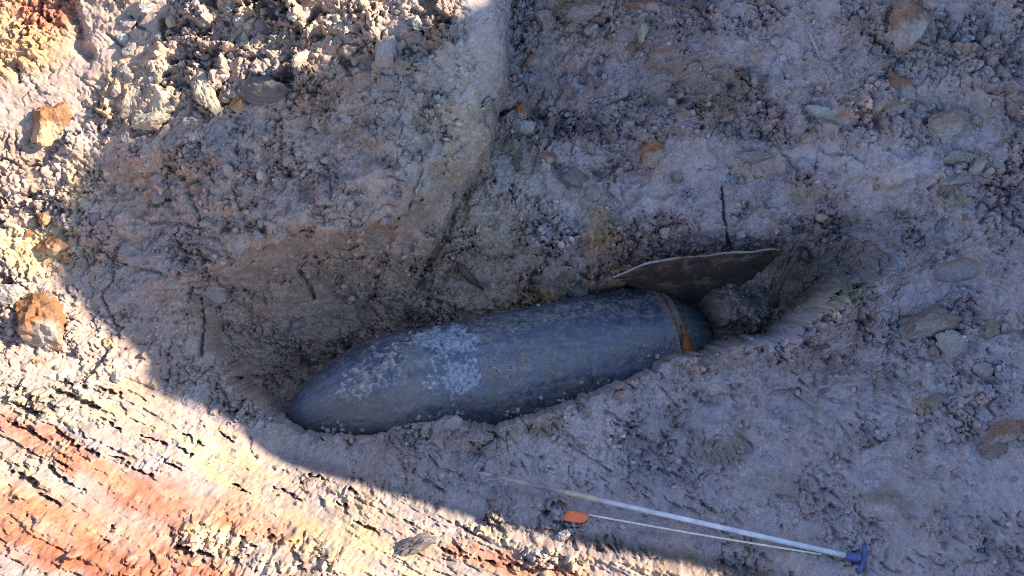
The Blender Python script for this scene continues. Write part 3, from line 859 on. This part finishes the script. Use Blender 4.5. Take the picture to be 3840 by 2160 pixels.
# clay films that cling to the casing (raised shells)
def film(name, mask, clay, amp, base, label):
    keep = (mask > .12).ravel()
    f = wrapf(0, NS - 1)
    f = f[keep[f].all(1)]
    used = np.zeros(NS * NP, bool); used[f.ravel()] = True
    remap = np.cumsum(used) - 1
    t = base * ss(mask, .12, .8) + amp * ss(mask, .2, .95) * np.clip(.3 + .7 * nC + .5 * nB, 0, 1.5) - .0006
    p = bomb_pts(ra + thick + t).reshape(-1, 3)
    k_ = np.clip(ss(mask, .14, 1.0) * (.8 + .5 * nC), 0, 1)[..., None]
    fcol = bc * (1 - k_) + c3(*clay) * (1 + .35 * nC + .25 * nB)[..., None] * k_
    o = link(name, mesh_np(name, p[used] - off, remap[f], M_film, True, np.clip(fcol, .03, .5).reshape(-1, 3)[used]), bomb)
    o['label'] = label
    return o
scr = gn(SV * 5 + PV * 6, PV * 30 - SV * 16, 551)
bmix(ss(scr, .62, .74) * ss(nA, -.2, .3), (.19, .21, .25), .7)
scr2 = gn(SV * 30 - PV * 5, PV * 7 + SV * 20, 552)
bmix(ss(scr2, .6, .72) * (bl(1950, 1450, 420, 110, -10)), (.035, .035, .04), .8)
bmix(bl(2050, 1190, 420, 34, -10, .5) * ss(nC + .5 * nB, -.3, .3), (.18, .165, .16), .75)
casing_attr = casing.data.color_attributes['casing_colour']
c4_ = np.ones((NS * NP, 4), np.float32); c4_[:, :3] = bc.reshape(-1, 3); casing_attr.data.foreach_set('color', c4_.ravel())
m1 = np.maximum(bl(1655, 1300, 165, 75, -6, .25, 25), bl(1700, 1415, 120, 80, -12, .25, 30)) * ss(1815 - bpx - 9 * nC, -4, 14)
m1 = m1 * ss(nB * .9 + nC * 1.0 + .22 + .5 * bl(1690, 1265, 120, 50) + .45 * bl(1730, 1430, 80, 55) - .9 * bl(1540, 1345, 70, 40), -.35, .9)
film('clay_smear', m1, (.29, .32, .375), .003, .0016, 'pale blue grey clay smear on the middle of the casing')
m2 = np.maximum(bl(1440, 1390, 120, 80, -30), bl(1340, 1450, 80, 60, -30)) * ss(nC * .7 + nB * .7 + .16, -.55, .75)
m2 = np.maximum(m2, bl(1900, 1370, 70, 60) * ss(nC + .4 * nB, .05, .3))
tag(film('crumbled_clay', m2, (.33, .31, .305), .010, .002, 'whitish crumbled clay on the nose'), kind='stuff')
# nose fuze boss
r0 = RB * .2
# rusted joint band between casing and tail
def lathe(prof_, seg=90, wob=0.0, seed=0):
    vs = []; fs = []
    for i, (s, r) in enumerate(prof_):
        for k in range(seg):
            w = 2 * math.pi * k / seg
            q = r * (1 + wob * math.sin(5 * w + i * 1.7 + seed) + wob * rnd.uniform(-1, 1))
            vs.append(nose + ax * s + (e1 * math.cos(w) + e2 * math.sin(w)) * q)
    for i in range(len(prof_) - 1):
        for k in range(seg):
            fs.append((i * seg + k, i * seg + (k + 1) % seg, (i + 1) * seg + (k + 1) % seg, (i + 1) * seg + k))
    return vs, fs
part('joint_band', *lathe([(LEN, .0), (LEN, RB * 1.04), (LEN + .004, RB * 1.05), (LEN + .018, RB * 1.03), (LEN + .020, RB * .97), (LEN + .030, RB * .95),
                           (LEN + .032, RB * .995), (LEN + .058, RB * .955), (LEN + .062, RB * .86)], 110, .012), M_clod_brown, bomb)
part('tail_cone', *lathe([(LEN + .055, RB * .86), (LEN + .10, RB * .82), (LEN + .15, RB * .68), (LEN + .20, RB * .56), (LEN + .23, RB * .44), (LEN + .24, 0)], 90, .010), M_steel, bomb)
tc = bpy.data.objects['tail_cone'].data
ca = tc.color_attributes.new('casing_colour', 'FLOAT_COLOR', 'POINT')
for i, v in enumerate(tc.vertices): ca.data[i].color = (.065, .085, .10, 1) if rnd.random() < .7 else (.12, .12, .12, 1)
# torn orange rust strip standing off the joint
sv_, sf_ = [], []
for i in range(13):
    w = R_(62 + 30 * i / 12 - 30)
    w = R_(6 + 58 * i / 12)
    wd = .030 * math.sin(math.pi * (i + .6) / 13.2) ** .7 * (1 - i / 18) + .003
    for j, (ds, dr) in enumerate(((-wd, .004), (-wd * .3, .014 + .004 * math.sin(i)), (wd, .006), (wd, -.004), (-wd, -.006))):
        sv_.append(nose + ax * (LEN + .045 + ds) + (e1 * math.cos(w) + e2 * math.sin(w)) * (RB * 1.0 + dr))
for i in range(12):
    for j in range(5):
        a = i * 5 + j; b = i * 5 + (j + 1) % 5
        sf_.append((a, b, b + 5, a + 5))
sf_.append((0, 1, 2, 3, 4)); sf_.append((64, 63, 62, 61, 60))
strip = part('rust_strip', sv_, sf_, M_orange_rust, bomb)
strip['label'] = 'torn bright orange rust strip at the tail joint'

# ----------------------------------------------------------------------------
# rusty sheet metal and strut behind the tail
# ----------------------------------------------------------------------------
top_px = [(2300,1040),(2390,1000),(2480,976),(2590,962),(2700,952),(2810,942),(2900,934),(2925,938)]
bot_px = [(2320,1062),(2400,1112),(2480,1150),(2600,1160),(2720,1150),(2830,1125),(2900,1085),(2935,1000)]
def poly_at(pts, t):
    L = [0]
    for a, b in zip(pts[:-1], pts[1:]): L.append(L[-1] + math.hypot(b[0] - a[0], b[1] - a[1]))
    t *= L[-1]
    for i in range(len(pts) - 1):
        if t <= L[i + 1] + 1e-6:
            f = (t - L[i]) / (L[i + 1] - L[i]); return pts[i][0] + f * (pts[i + 1][0] - pts[i][0]), pts[i][1] + f * (pts[i + 1][1] - pts[i][1])
    return pts[-1]
def at_h(x, y, h):
    return Vector(to_world((x - 1920) / FPX * (DIST - h), (1080 - y) / FPX * (DIST - h), h))
sheet_loc = at_h(2620, 1120, -.36)
sheet = empty('metal_sheet', sheet_loc)
tag(sheet, 'curved dark rusty metal sheet in the hollow behind the bomb tail', 'metal sheet')
NA_, NB_ = 60, 18
fvs = []; rim = []
for i in range(NA_ + 1):
    t = i / NA_
    (x0, y0), (x1, y1) = poly_at(top_px, t), poly_at(bot_px, t)
    for j in range(NB_ + 1):
        f = j / NB_
        h = -.17 - .17 * math.sin(f * math.pi * .5) ** .9 - .24 * f ** 1.5
        nz = .006 * float(gn(np.array([t * 9.0]), np.array([f * 4.0 + 3]), 601)[0]) + .003 * float(gn(np.array([t * 30.0]), np.array([f * 11.0]), 602)[0])
        fvs.append(at_h(x0 + f * (x1 - x0), y0 + f * (y1 - y0) + (1.5 * math.sin(t * 23) + 4 * float(gn(np.array([t * 14.0]), np.array([.5]), 603)[0])) * (1 - f), h + nz))
nvf = len(fvs)
dv = Vector(NV) * -.006
fvs2 = fvs + [p + dv for p in fvs]
ffs = []
def fid(i, j): return i * (NB_ + 1) + j
for i in range(NA_):
    for j in range(NB_):
        q = (fid(i, j), fid(i, j + 1), fid(i + 1, j + 1), fid(i + 1, j))
        ffs.append(q); ffs.append(tuple(nvf + k for k in q[::-1]))
for i in range(NA_):
    for j, fl_ in ((0, 0), (NB_, 1)):
        a, b = fid(i, j), fid(i + 1, j); q = (a, b, nvf + b, nvf + a)
        ffs.append(q if not fl_ else q[::-1])
part('plate', fvs2, ffs, M_rust, sheet)
edge_pts = [fvs[fid(i, 0)] + Vector(NV) * .004 for i in range(0, NA_ + 1, 2)]
vs_, fs_ = tube(edge_pts, [.0015 + .0045 * rnd.random() for _ in edge_pts], 8)
rimo = part('rolled_edge', vs_, fs_, M_clod_brown, sheet); rimo['label'] = 'grey clay covered upper edge'
# small folded tab under the upper edge
tb = [at_h(2560, 972, -.14), at_h(2585, 970, -.14), at_h(2572, 1000, -.17), at_h(2562, 998, -.17)]
part('folded_tab', tb + [p + dv for p in tb], [(0, 3, 2, 1), (4, 5, 6, 7), (0, 1, 5, 4), (1, 2, 6, 5), (2, 3, 7, 6), (3, 0, 4, 7)], M_rust, sheet, False)
def at_ground_clear(x, y, lift): return gpoint(x, y, lift)
st_pts = [at_h(3000, 935, -.20), at_h(2985, 955, -.19), at_h(2960, 1000, -.20), at_h(2935, 1045, -.22), at_h(2915, 1090, -.25), at_h(2900, 1140, -.30)]
vs_, fs_ = tube(st_pts, [.007, .011, .010, .012, .015, .02], 10)
for i in range(len(vs_)): vs_[i] = vs_[i] + Vector((rnd.uniform(-1, 1), rnd.uniform(-1, 1), rnd.uniform(-1, 1))) * .003
strut = part('fin_strut', vs_, fs_, M_rust, None)
tag(strut, 'clay covered bent strut standing in the hollow right of the rusty sheet', 'strut')
vs_, fs_ = tube([at_h(2990, 930, -.215), at_h(3010, 950, -.21), at_h(3035, 985, -.23)], [.012, .02, .012], 8)
tag(part('rust_flake', vs_, fs_, M_rust, None), 'dark rusty flake leaning on top of the bent strut', 'rust flake')

# ----------------------------------------------------------------------------
# probing rod with T handle
# ----------------------------------------------------------------------------
def line_on_ground(x0, y0, x1, y1, rad_, n_=60):
    """two end points so that the straight line just rests on the ground"""
    a = gpoint(x0, y0, 0, Hs); b = gpoint(x1, y1, 0, Hs)
    return a, b
def lift_line(a, b, r):
    need = -1
    for k in range(3, 98):
        p = a.lerp(b, k / 100)
        pn = np.array(p); u = pn[0]; v = pn @ VV; h = pn @ NV
        need = max(need, hat(u, v) - h)
    return need
Hs = S
a, b = gpoint(1778, 1789, 0), gpoint(3176, 2099, 0)
gapn = lift_line(a, b, .012)
up = Vector((0, 0, 1))
dz = (gapn * .55) * 1.0
a = a + up * .03; b = b + up * .02
rod = empty('probing_rod', a.lerp(b, .5))
tag(rod, 'long pale probing rod with blue T handle lying on the clay floor', 'probing rod')
d = (b - a).normalized(); Lr = (b - a).length
def along(t): return a + d * (t * Lr)
vs_, fs_ = tube([along(0), along(.012), along(.03), along(.05)], [.0013, .0042, .0066, .0078], 14); part('point', vs_, fs_, M_probe, rod)
vs_, fs_ = tube([along(.05), along(.15), along(.252)], [.0078, .0088, .0092], 16); part('steel_section', vs_, fs_, M_probe, rod)
vs_, fs_ = tube([along(.252), along(.255), along(.335), along(.338)], [.0088, .0098, .0098, .0092], 16); part('ferrule', vs_, fs_, M_ferrule, rod)
vs_, fs_ = tube([along(.338), along(1.0)], [.0088, .0094], 20); part('shaft', vs_, fs_, M_shaft, rod)
vs_, fs_ = tube([along(.997), along(1.0), along(1.03), along(1.036)], [.0125, .0155, .0155, .013], 20); hub = part('handle_socket', vs_, fs_, M_blue, rod)
side = d.cross(Vector((0, 0, 1))).normalized()          # towards the camera side
cb = []
hn = gnormal(3240, 2100)
for k in range(13):
    t = k / 12 * 2 - 1
    cb.append(along(1.042) + side * (t * .058) - d * (.010 * t * t) + up * (.006))
vs_, fs_ = tube(cb, [.006] + [.0088] * 11 + [.006], 14); part('crossbar', vs_, fs_, M_blue, rod)

# ----------------------------------------------------------------------------
# marker flag on a thin stick
# ----------------------------------------------------------------------------
pts = [gpoint(x, y, 0) for x, y in ((2207,1936),(2400,1966),(2640,2008),(2880,2050),(3080,2084))]
base = pts[0].lerp(pts[-1], .5)
flag = empty('marker_flag', base)
tag(flag, 'small orange marker flag on a thin pale stick lying beside the probing rod', 'marker flag')
sp = []
for k in range(41):
    t = k / 40
    p = pts[0].lerp(pts[-1], t) + up * (.006 + .010 * math.sin(math.pi * t))
    q_ = p + Vector((0, 0, 0)); q_ += side * (.012 * math.sin(math.pi * t)); sp.append(q_)
# keep the stick on top of the ground
for k, p in enumerate(sp):
    pn = np.array(p); gap_ = hat(pn[0], pn @ VV) - pn @ NV
    if gap_ > -.001: sp[k] = p + Vector(NV) * (gap_ + .001)
zs = np.array([list(p) for p in sp]); 
for c_ in (1, 2): zs[:, c_] = np.convolve(np.pad(zs[:, c_], 6, 'reflect', reflect_type='odd'), np.ones(13) / 13, 'valid')
sp = [Vector(p) + up * .002 for p in zs]
vs_, fs_ = tube(sp, [.0034] * len(sp), 8); part('stick', vs_, fs_, M_stick, flag)
outline = [[(2128,1913),(2160,1916),(2190,1923),(2208,1930)], [(2121,1925),(2158,1928),(2188,1934),(2207,1940)], [(2115,1938),(2152,1942),(2184,1946),(2200,1950)], [(2111,1950),(2146,1957),(2174,1960),(2190,1958)]]
fv = []
for j, row in enumerate(outline):
    for i, (x, y) in enumerate(row):
        p = gpoint(2160, 1936, 0)
        zf = p.z + .014 + .004 * math.sin(i * 1.7 + j)
        fv.append(at_z(x, y, zf))
nf_ = len(fv); fv = fv + [p - up * .0012 for p in fv]; ff = []
for j in range(3):
    for i in range(3):
        q = (j * 4 + i, (j + 1) * 4 + i, (j + 1) * 4 + i + 1, j * 4 + i + 1); ff.append(q); ff.append(tuple(nf_ + k for k in q[::-1]))
loop = [0, 1, 2, 3, 7, 11, 15, 14, 13, 12, 8, 4]
for k in range(12):
    p0, p1 = loop[k], loop[(k + 1) % 12]; ff.append((p0, p1, nf_ + p1, nf_ + p0))
part('flag_sheet', fv, ff, M_flag, flag)
vs_, fs_ = tube([gpoint(2117, 1935, .012), gpoint(2108, 1962, .010), gpoint(2096, 1985, .008), gpoint(2080, 2010, .003)], [.002, .002, .0022, .002], 6)
part('cord', vs_, fs_, M_cord, flag)

# ----------------------------------------------------------------------------
# clods and stones
# ----------------------------------------------------------------------------
def ico(sub):
    import bmesh
    bm = bmesh.new(); bmesh.ops.create_icosphere(bm, subdivisions=sub, radius=1)
    vs = np.array([v.co[:] for v in bm.verts]); fs = np.array([[v.index for v in f.verts] for f in bm.faces], np.int32)
    bm.free(); return vs, fs
ICO = {k: ico(k) for k in (1, 2, 3, 4)}
def clod_verts(sub, seed, planes=11, rough_=.10, fine=.03):
    g = np.random.default_rng(seed)
    vs, fs = ICO[sub]
    nn = g.normal(size=(planes, 3)); nn /= np.linalg.norm(nn, axis=1, keepdims=True)
    dd = g.uniform(.62, 1.0, planes)
    dot = vs @ nn.T
    r = np.where(dot > .05, dd[None] / np.maximum(dot, .05), 9).min(1)
    r = np.minimum(r, 1.15)
    cr = gn(vs[:, 0] * 9 + vs[:, 2] * 8, vs[:, 1] * 9 - vs[:, 2] * 7 + seed % 13, seed % 887)
    r = r * (1 - .09 * np.abs(gn(vs[:, 0] * 3.1 + 2 * vs[:, 2], vs[:, 1] * 3.3 - vs[:, 2] * 2.2, seed % 787)) * 1.6 + .045 * cr + 2.3 * rough_ * fbm(vs[:, 0] * 1.7 + seed % 97, vs[:, 1] * 1.7 + vs[:, 2] * 1.9, seed % 1000, 3)
             + fine * gn(vs[:, 0] * 6 + vs[:, 2] * 5, vs[:, 1] * 6 - vs[:, 2] * 4, seed % 991))
    return vs * r[:, None], fs
def clod(name, x, y, w, hgt, mat, label, cat, seed, ang=0, depth=None, sink=.35, sub=4, planes=11, group=None, rough_=.12):
    """one clod: w, hgt its width and height in station units, ang its lean"""
    u, v, h = ground(x, y + hgt * .25)
    sc = (DIST - h) / FPX
    rx, rz = w * sc / 2, hgt * sc / 2
    ry = depth * sc / 2 if depth else (rx + rz) / 2
    vs, fs = clod_verts(sub, seed, planes, rough_)
    c, s = math.cos(R_(ang)), math.sin(R_(ang))
    vx, vz = vs[:, 0] * rx * 1.12, vs[:, 2] * rz * 1.12
    lx, lz = vx * c + vz * s, -vx * s + vz * c
    ly = vs[:, 1] * ry
    p = lx[:, None] * np.array([1, 0, 0]) + lz[:, None] * VV + ly[:, None] * -NV
    cen = to_world((x - 1920) * sc, (1080 - y) * sc, h + ry * (1 - 2 * sink) * .6)
    o = link(name, mesh_np(name, p, fs, mat, False))
    o.location = Vector(cen)
    tag(o, label, cat, group)
    return o
G, B, RD, OC, OR, PA, CR, SL = M_clod, M_clod_brown, M_clod_red, M_ochre, M_orange, M_pale, M_cream, M_slate
ROCKS = [
    ('clod',185,460,135,165,OC,'ochre orange clod standing alone in the sun on the upper left bank','clod',0),
    ('clod',160,1205,205,170,OR,'large orange brown block of earth in the sun at the left edge','clod',20),
    ('stone',28,1098,110,80,PA,'whitish stone in the sun just above the large orange brown block','stone',15),
    ('clod',3412,85,135,190,RD,'large red brown clod with grey crust at the top right','clod',10),
    ('clod',3475,5,80,70,RD,'red brown clod cut by the top edge right of the large red brown one','clod',0),
    ('clod',3372,330,110,130,RD,'upright brown red clod on the right of the back slope','clod',0),
    ('stone',3362,398,98,48,B,'smooth dark brown slab under the upright brown red clod','stone',0),
    ('clod',3540,470,140,130,B,'big purple grey clod high on the right of the back slope','clod',-20),
    ('stone',3562,1292,108,95,G,'round grey stone on the right beside the trench','stone',0),
    ('clod',3480,1215,210,115,B,'brown broken clod just above the round grey stone','clod',-12),
    ('clod',2735,432,85,40,OR,'small orange stained clod in the middle of the back slope','clod',-8),
    ('clod',1948,425,58,72,OR,'small yellow orange clod beside the edge of the cut face','clod',-15),
    ('clod',1968,478,60,42,PA,'white crumbly clod just under the yellow orange one','clod',0),
    ('clod',1890,390,95,45,G,'grey clod tucked against the foot of the cut face','clod',-20),
    ('stone',3048,502,42,92,RD,'narrow red brown stone leaning on the back slope','stone',35),
    ('stone',3078,424,110,42,PA,'flat pale grey slab on the back slope above the narrow red stone','stone',12),
    ('stone',2150,668,95,72,SL,'dark smooth stone set in a pale patch of the back slope','stone',5),
    ('clod',2040,75,75,80,G,'tan rounded clod near the top, right of the cut face','clod',0),
    ('clod',2045,128,45,40,G,'small tan clod under the rounded tan clod near the top','clod',0),
    ('clod',2180,35,210,80,B,'wide brown slab of earth at the top of the back slope','clod',-14),
    ('clod',2425,22,125,50,RD,'red brown clod at the top edge right of the wide slab','clod',4),
    ('clod',2415,125,42,75,CR,'small tan clod beside a dark hole near the top','clod',5),
    ('stone',2840,590,110,42,G,'low grey lump on the pale smear of the back slope','stone',5),
    ('clod',3600,590,110,50,G,'grey slab on the right of the back slope below the big purple clod','clod',-12),
    ('stone',3600,668,135,65,G,'broad smooth grey stone at the right under the grey slab','stone',-15),
    ('clod',3668,610,60,85,B,'leaning brown clod right of the broad smooth grey stone','clod',30),
    ('clod',3055,1302,130,46,SL,'dark brown wedge of earth on the trench edge right of the tail','clod',-5),
    ('clod',2990,1370,60,48,RD,'small red brown clod on the floor right of the bomb tail','clod',0),
    ('clod',785,1092,115,85,PA,'whitish clod on the left lip of the trench','clod',10),
    ('clod',600,385,85,135,CR,'tall sunlit slab leaning on the upper left bank','clod',-22),
    ('clod',500,390,80,110,CR,'sunlit clod left of the tall slab on the upper left bank','clod',25),
    ('clod',775,345,80,150,CR,'tall curved sunlit clod at the shadow line of the upper bank','clod',-18),
    ('clod',560,455,130,50,CR,'low sunlit slab at the foot of the tall slab','clod',-15),
    ('stone',476,492,42,80,B,'upright narrow stone at the shadow line of the left bank','stone',12),
    ('clod',900,390,60,70,OC,'rusty sunlit clod beside the dark purple block','clod',0),
    ('clod',985,345,140,95,SL,'dark purple grey block in the shade of the upper bank','clod',-8),
    ('stone',1190,440,40,130,B,'upright brown stone on the shaded left slope','stone',-6),
    ('clod',1452,195,70,120,G,'tall grey clod on the shaded top of the left slope','clod',6),
    ('clod',1452,315,78,78,G,'rounded grey clod below the tall grey clod','clod',0),
    ('clod',1550,150,75,60,B,'purple brown clod at the right end of the sunlit bank','clod',0),
    ('clod',1410,350,50,42,PA,'small pale angular clod left of the rounded grey clod','clod',0),
    ('clod',925,720,135,70,G,'pale grey slab of earth in the middle of the left slope','clod',-28),
    ('clod',990,75,90,100,G,'large grey clod shading a gap at the top of the sunlit bank','clod',10),
    ('clod',190,925,120,85,OC,'yellow earth lump in the sun at the left edge of the shadow','clod',0),
    ('clod',1697,1590,72,50,G,'small grey knob on the trench lip in front of the bomb','clod',0),
    ('stone',2160,1072,118,95,SL,'smooth dark stone behind the bomb next to the rusty sheet','stone',-30),
    ('clod',3760,1625,140,80,RD,'red brown clod at the right edge of the pit floor','clod',-20),
    ('clod',3720,1690,110,60,B,'brown clod just below the red brown clod at the right edge','clod',0),
    ('clod',3520,1495,90,42,B,'flat brown clod on the right of the pit floor','clod',5),
    ('clod',1545,2050,190,55,SL,'dark grey brown clod lying across the sunlit foreground bank','clod',-28),
    ('clod',2105,2012,70,40,G,'grey clod at the shadow edge under the orange flag','clod',-15),
    ('clod',3720,1230,80,70,B,'brown clod at the right edge level with the round grey stone','clod',0),
    ('clod',3690,1390,70,55,G,'grey lump at the far right below the brown clod','clod',0),
    ('clod',1110,1210,70,50,B,'brown clod on the trench wall above the bomb nose','clod',0),
    ('clod',2455,640-70,110,95,OR,'rust brown splintered clod on the back slope','clod',15),
    ('clod',2050,590,60,42,RD,'small dark red clod on the back slope left of the splintered one','clod',0),
]
for k, (nm, x, y, w, hh, mat, lb, ct, an) in enumerate(ROCKS):
    clod(nm, x, y, w, hh, mat, lb, ct, 1000 + 37 * k, an, sink=.42, planes=10 + k % 5)

# dark slivers
def sliver(name, pts_, rads, mat, label, cat):
    vs_, fs_ = tube([gpoint(x, y, l) for x, y, l in pts_], rads, 7)
    return tag(part(name, vs_, fs_, mat, None), label, cat)
sliver('wood_sliver', [(1714,985,.012), (1735,1012,.03), (1768,1047,.03), (1815,1088,.012)], [.004, .018, .016, .004], M_wood, 'dark pointed wood sliver stuck in the wall behind the bomb', 'wood sliver')
sliver('root', [(2703,705,.006), (2710,760,.008), (2718,830,.008), (2728,880,.008), (2742,930,.004)], [.003, .0045, .005, .0045, .003], M_wood, 'thin dark root hanging down the back slope above the rusty sheet', 'root')
sliver('root', [(3020,108,.01), (3040,140,.012), (3062,190,.012), (3080,230,.008)], [.004, .006, .006, .004], M_clod, 'pale crooked root high on the back slope', 'root')

# countable middling clods: each named by the landmark it lies next to
PROTO = []
for k in range(12):
    vs, fs = clod_verts(3, 5000 + k * 31, 9 + k % 4, .15, .04)
    PROTO.append((vs * .02, fs))
pm = {}
def proto(k, mat):
    if (k, mat.name) not in pm:
        pm[(k, mat.name)] = mesh_np('clod', PROTO[k][0], PROTO[k][1], mat, False)
    return pm[(k, mat.name)]
MARKS = [(1195,160,'high end of the sunlit bank'),(2050,1560,'trench lip')][:0] + [(x, y, sh_) for (x, y, sh_) in [
    (185,460,'ochre lone clod'),(160,1205,'big orange brown block'),(28,1098,'whitish stone'),(3412,85,'large red brown clod'),(3372,330,'upright brown red clod'),
    (3540,470,'big purple grey clod'),(3562,1292,'round grey stone'),(3480,1215,'brown broken clod'),(2735,432,'orange stained clod'),(1948,425,'yellow orange clod'),
    (3048,502,'narrow red brown stone'),(3078,424,'flat pale slab'),(2150,668,'dark smooth stone'),(2040,75,'tan rounded clod'),(2180,35,'wide brown slab'),
    (2415,125,'tan clod beside the dark hole'),(3600,668,'broad smooth grey stone'),(3055,1302,'dark brown wedge'),(785,1092,'whitish lip clod'),
    (600,385,'tall sunlit slab'),(775,345,'tall curved sunlit clod'),(476,492,'upright narrow stone'),(985,345,'dark purple grey block'),(1190,440,'upright brown stone'),
    (1452,195,'tall grey clod'),(1550,150,'purple brown clod'),(925,720,'pale grey slab'),(990,75,'large grey clod at the top'),(190,925,'yellow earth lump'),
    (2455,560,'rust brown splintered clod'),(2725,820,'dark hanging root'),(2700,950,'rusty sheet'),(3050,160,'pale crooked root'),(1760,1035,'dark wood sliver'),
    (2965,1522,'larger footprint'),(3590,1010,'right hand footprint'),(1780,250,'smooth cut face'),(1130,1060,'dark slit in the slope')]]
COLN = {'grey_clod': 'grey', 'brown_clod': 'brown', 'red_brown_clod': 'red brown', 'pale_clod': 'pale', 'cream_clod': 'cream', 'ochre_clod': 'ochre'}
DIRN = ['right of', 'upper right of', 'above', 'upper left of', 'left of', 'lower left of', 'below', 'lower right of']
used_labels = set()
PATCHES = [
    ('clods on the sunlit upper bank', 60, (430, 20, 1650, 400), (22, 64), [CR, CR, M_pale, G], lambda x, y: y + .28 * x < 610 and x - .2 * (600 - y) > 360, 'sunlit'),
    ('clods on the shaded left slope', 60, (330, 330, 1600, 950), (18, 60), [G, B, G], lambda x, y: y + .3 * x > 640, 'shaded'),
    ('clods on the back slope', 80, (1950, 30, 3820, 900), (18, 56), [G, B, RD, G], lambda x, y: True, 'shaded'),
    ('clods right of the trench', 36, (3000, 1000, 3820, 1480), (16, 50), [G, B, G], lambda x, y: y > 1480 - (x - 2500) * .25, 'shaded'),
    ('clods on the sunlit left ledge', 26, (20, 800, 440, 1420), (16, 50), [CR, PA, OC], lambda x, y: x < 240 + max(0, y - 950) * .5, 'sunlit'),
]
for gp, cnt, (x0, y0, x1, y1), (s0, s1), mats, ok, lit in PATCHES:
    made = 0; tries = 0
    while made < cnt and tries < 4000:
        tries += 1
        x, y = rnd.uniform(x0, x1), rnd.uniform(y0, y1)
        if not ok(x, y): continue
        px_s = s0 + (s1 - s0) * rnd.random() ** 2.0
        mat = rnd.choice(mats)
        mx, my, sh_ = min(MARKS, key=lambda q: (q[0] - x) ** 2 + (q[1] - y) ** 2)
        dd_ = math.hypot(mx - x, my - y)
        octn = int(round(math.atan2(my - y, x - mx) / (math.pi / 4))) % 8
        near = 'close' if dd_ < 110 else ('some way' if dd_ < 220 else 'well')
        szn = 'tiny' if px_s < 27 else ('small' if px_s < 42 else 'middling')
        lb = f'{szn} {COLN[mat.name]} clod {near} {DIRN[octn]} the {sh_}'
        if lb in used_labels or dd_ < 45: continue
        used_labels.add(lb)
        u, v, h = ground(x, y)
        s = px_s * (DIST - h) / FPX / 2
        o = link('clod', proto(rnd.randrange(12), mat))
        o.location = Vector(to_world(u, v, h + s * .38))
        o.scale = Vector((s * rnd.uniform(.8, 1.35), s * rnd.uniform(.7, 1.1), s * rnd.uniform(.6, 1.0))) / .02
        o.rotation_euler = (rnd.uniform(-3, 3), rnd.uniform(-3, 3), rnd.uniform(-3, 3))
        tag(o, lb, 'clod', gp); made += 1
    print(gp, made)

# crumbs past counting: joined, coloured like the soil they fell from
NCR = 9000
vs0, fs0 = ICO[1]
jj = rng.integers(20, NVT - 20, NCR * 4); ii = rng.integers(20, NU - 20, NCR * 4)
wgt = np.clip(rough_c[jj, ii], 0, 1.3) * (1 - smear[jj, ii] * .8) * (.25 + np.clip(d_noise[jj, ii], 0, 1)) + .03
keep = rng.random(NCR * 4) < wgt * .55
jj, ii = jj[keep][:NCR], ii[keep][:NCR]
nc = len(jj)
def crumb_mesh(name, centres, normals_, cols, size):
    nc = len(centres)
    jit = 1 + .35 * rng.uniform(-1, 1, (nc, len(vs0)))
    ang_ = rng.uniform(0, 6.28, (nc, 2))
    vl = vs0[None] * jit[..., None] * size[:, None, None] * rng.uniform(.65, 1.3, (nc, 1, 3))
    ca_, sa_ = np.cos(ang_[:, 0])[:, None], np.sin(ang_[:, 0])[:, None]
    vl = np.stack([vl[..., 0] * ca_ - vl[..., 1] * sa_, vl[..., 0] * sa_ + vl[..., 1] * ca_, vl[..., 2]], -1)
    ca_, sa_ = np.cos(ang_[:, 1])[:, None], np.sin(ang_[:, 1])[:, None]
    vl = np.stack([vl[..., 0], vl[..., 1] * ca_ - vl[..., 2] * sa_, vl[..., 1] * sa_ + vl[..., 2] * ca_], -1)
    cen = centres + normals_ * (size * .3)[:, None]
    fa = (fs0[None] + (np.arange(nc) * len(vs0))[:, None, None]).reshape(-1, 3)
    cc = np.repeat(np.clip(cols * rng.uniform(.8, 1.25, (nc, 1)), .03, .6), len(vs0), 0)
    return link(name, mesh_np(name, (cen[:, None] + vl).reshape(-1, 3), fa, M_soil, False, cc))
size = .0035 + .0095 * rng.random(nc) ** 3
tag(crumb_mesh('soil_crumbs', P[jj, ii], NRM[jj, ii], C[jj, ii], size), 'loose crumbs of soil strewn over the slopes and floor', kind='stuff')
# crumbs that fell on the casing, thickest along the soil lip
dl, _ = seg_dist(bpx, bpy_, LIP)
nrm_b = np.cos(PV)[..., None] * e1n + np.sin(PV)[..., None] * e2n
face = nrm_b @ NV
pl = np.exp(-(dl / 42.0) ** 2) + .10 * np.exp(-((face - .15) / .18) ** 2) * (bpy_ < 1400) + .012
pl *= inside(bpx, bpy_, TR) * (face > .02) * (SV > .05)
pick = np.argwhere(rng.random(pl.shape) < pl * .022)
bi_, bj_ = pick[:, 0], pick[:, 1]
sz = .0025 + .0085 * rng.random(len(pick)) ** 2.2
ccb = np.tile(c3(.29, .25, .235), (len(pick), 1))
tag(crumb_mesh('casing_crumbs', BPm[bi_, bj_], nrm_b[bi_, bj_], ccb, sz), 'loose crumbs of clay fallen on the bomb casing along the trench lip', kind='stuff')
print('casing crumbs', len(pick))
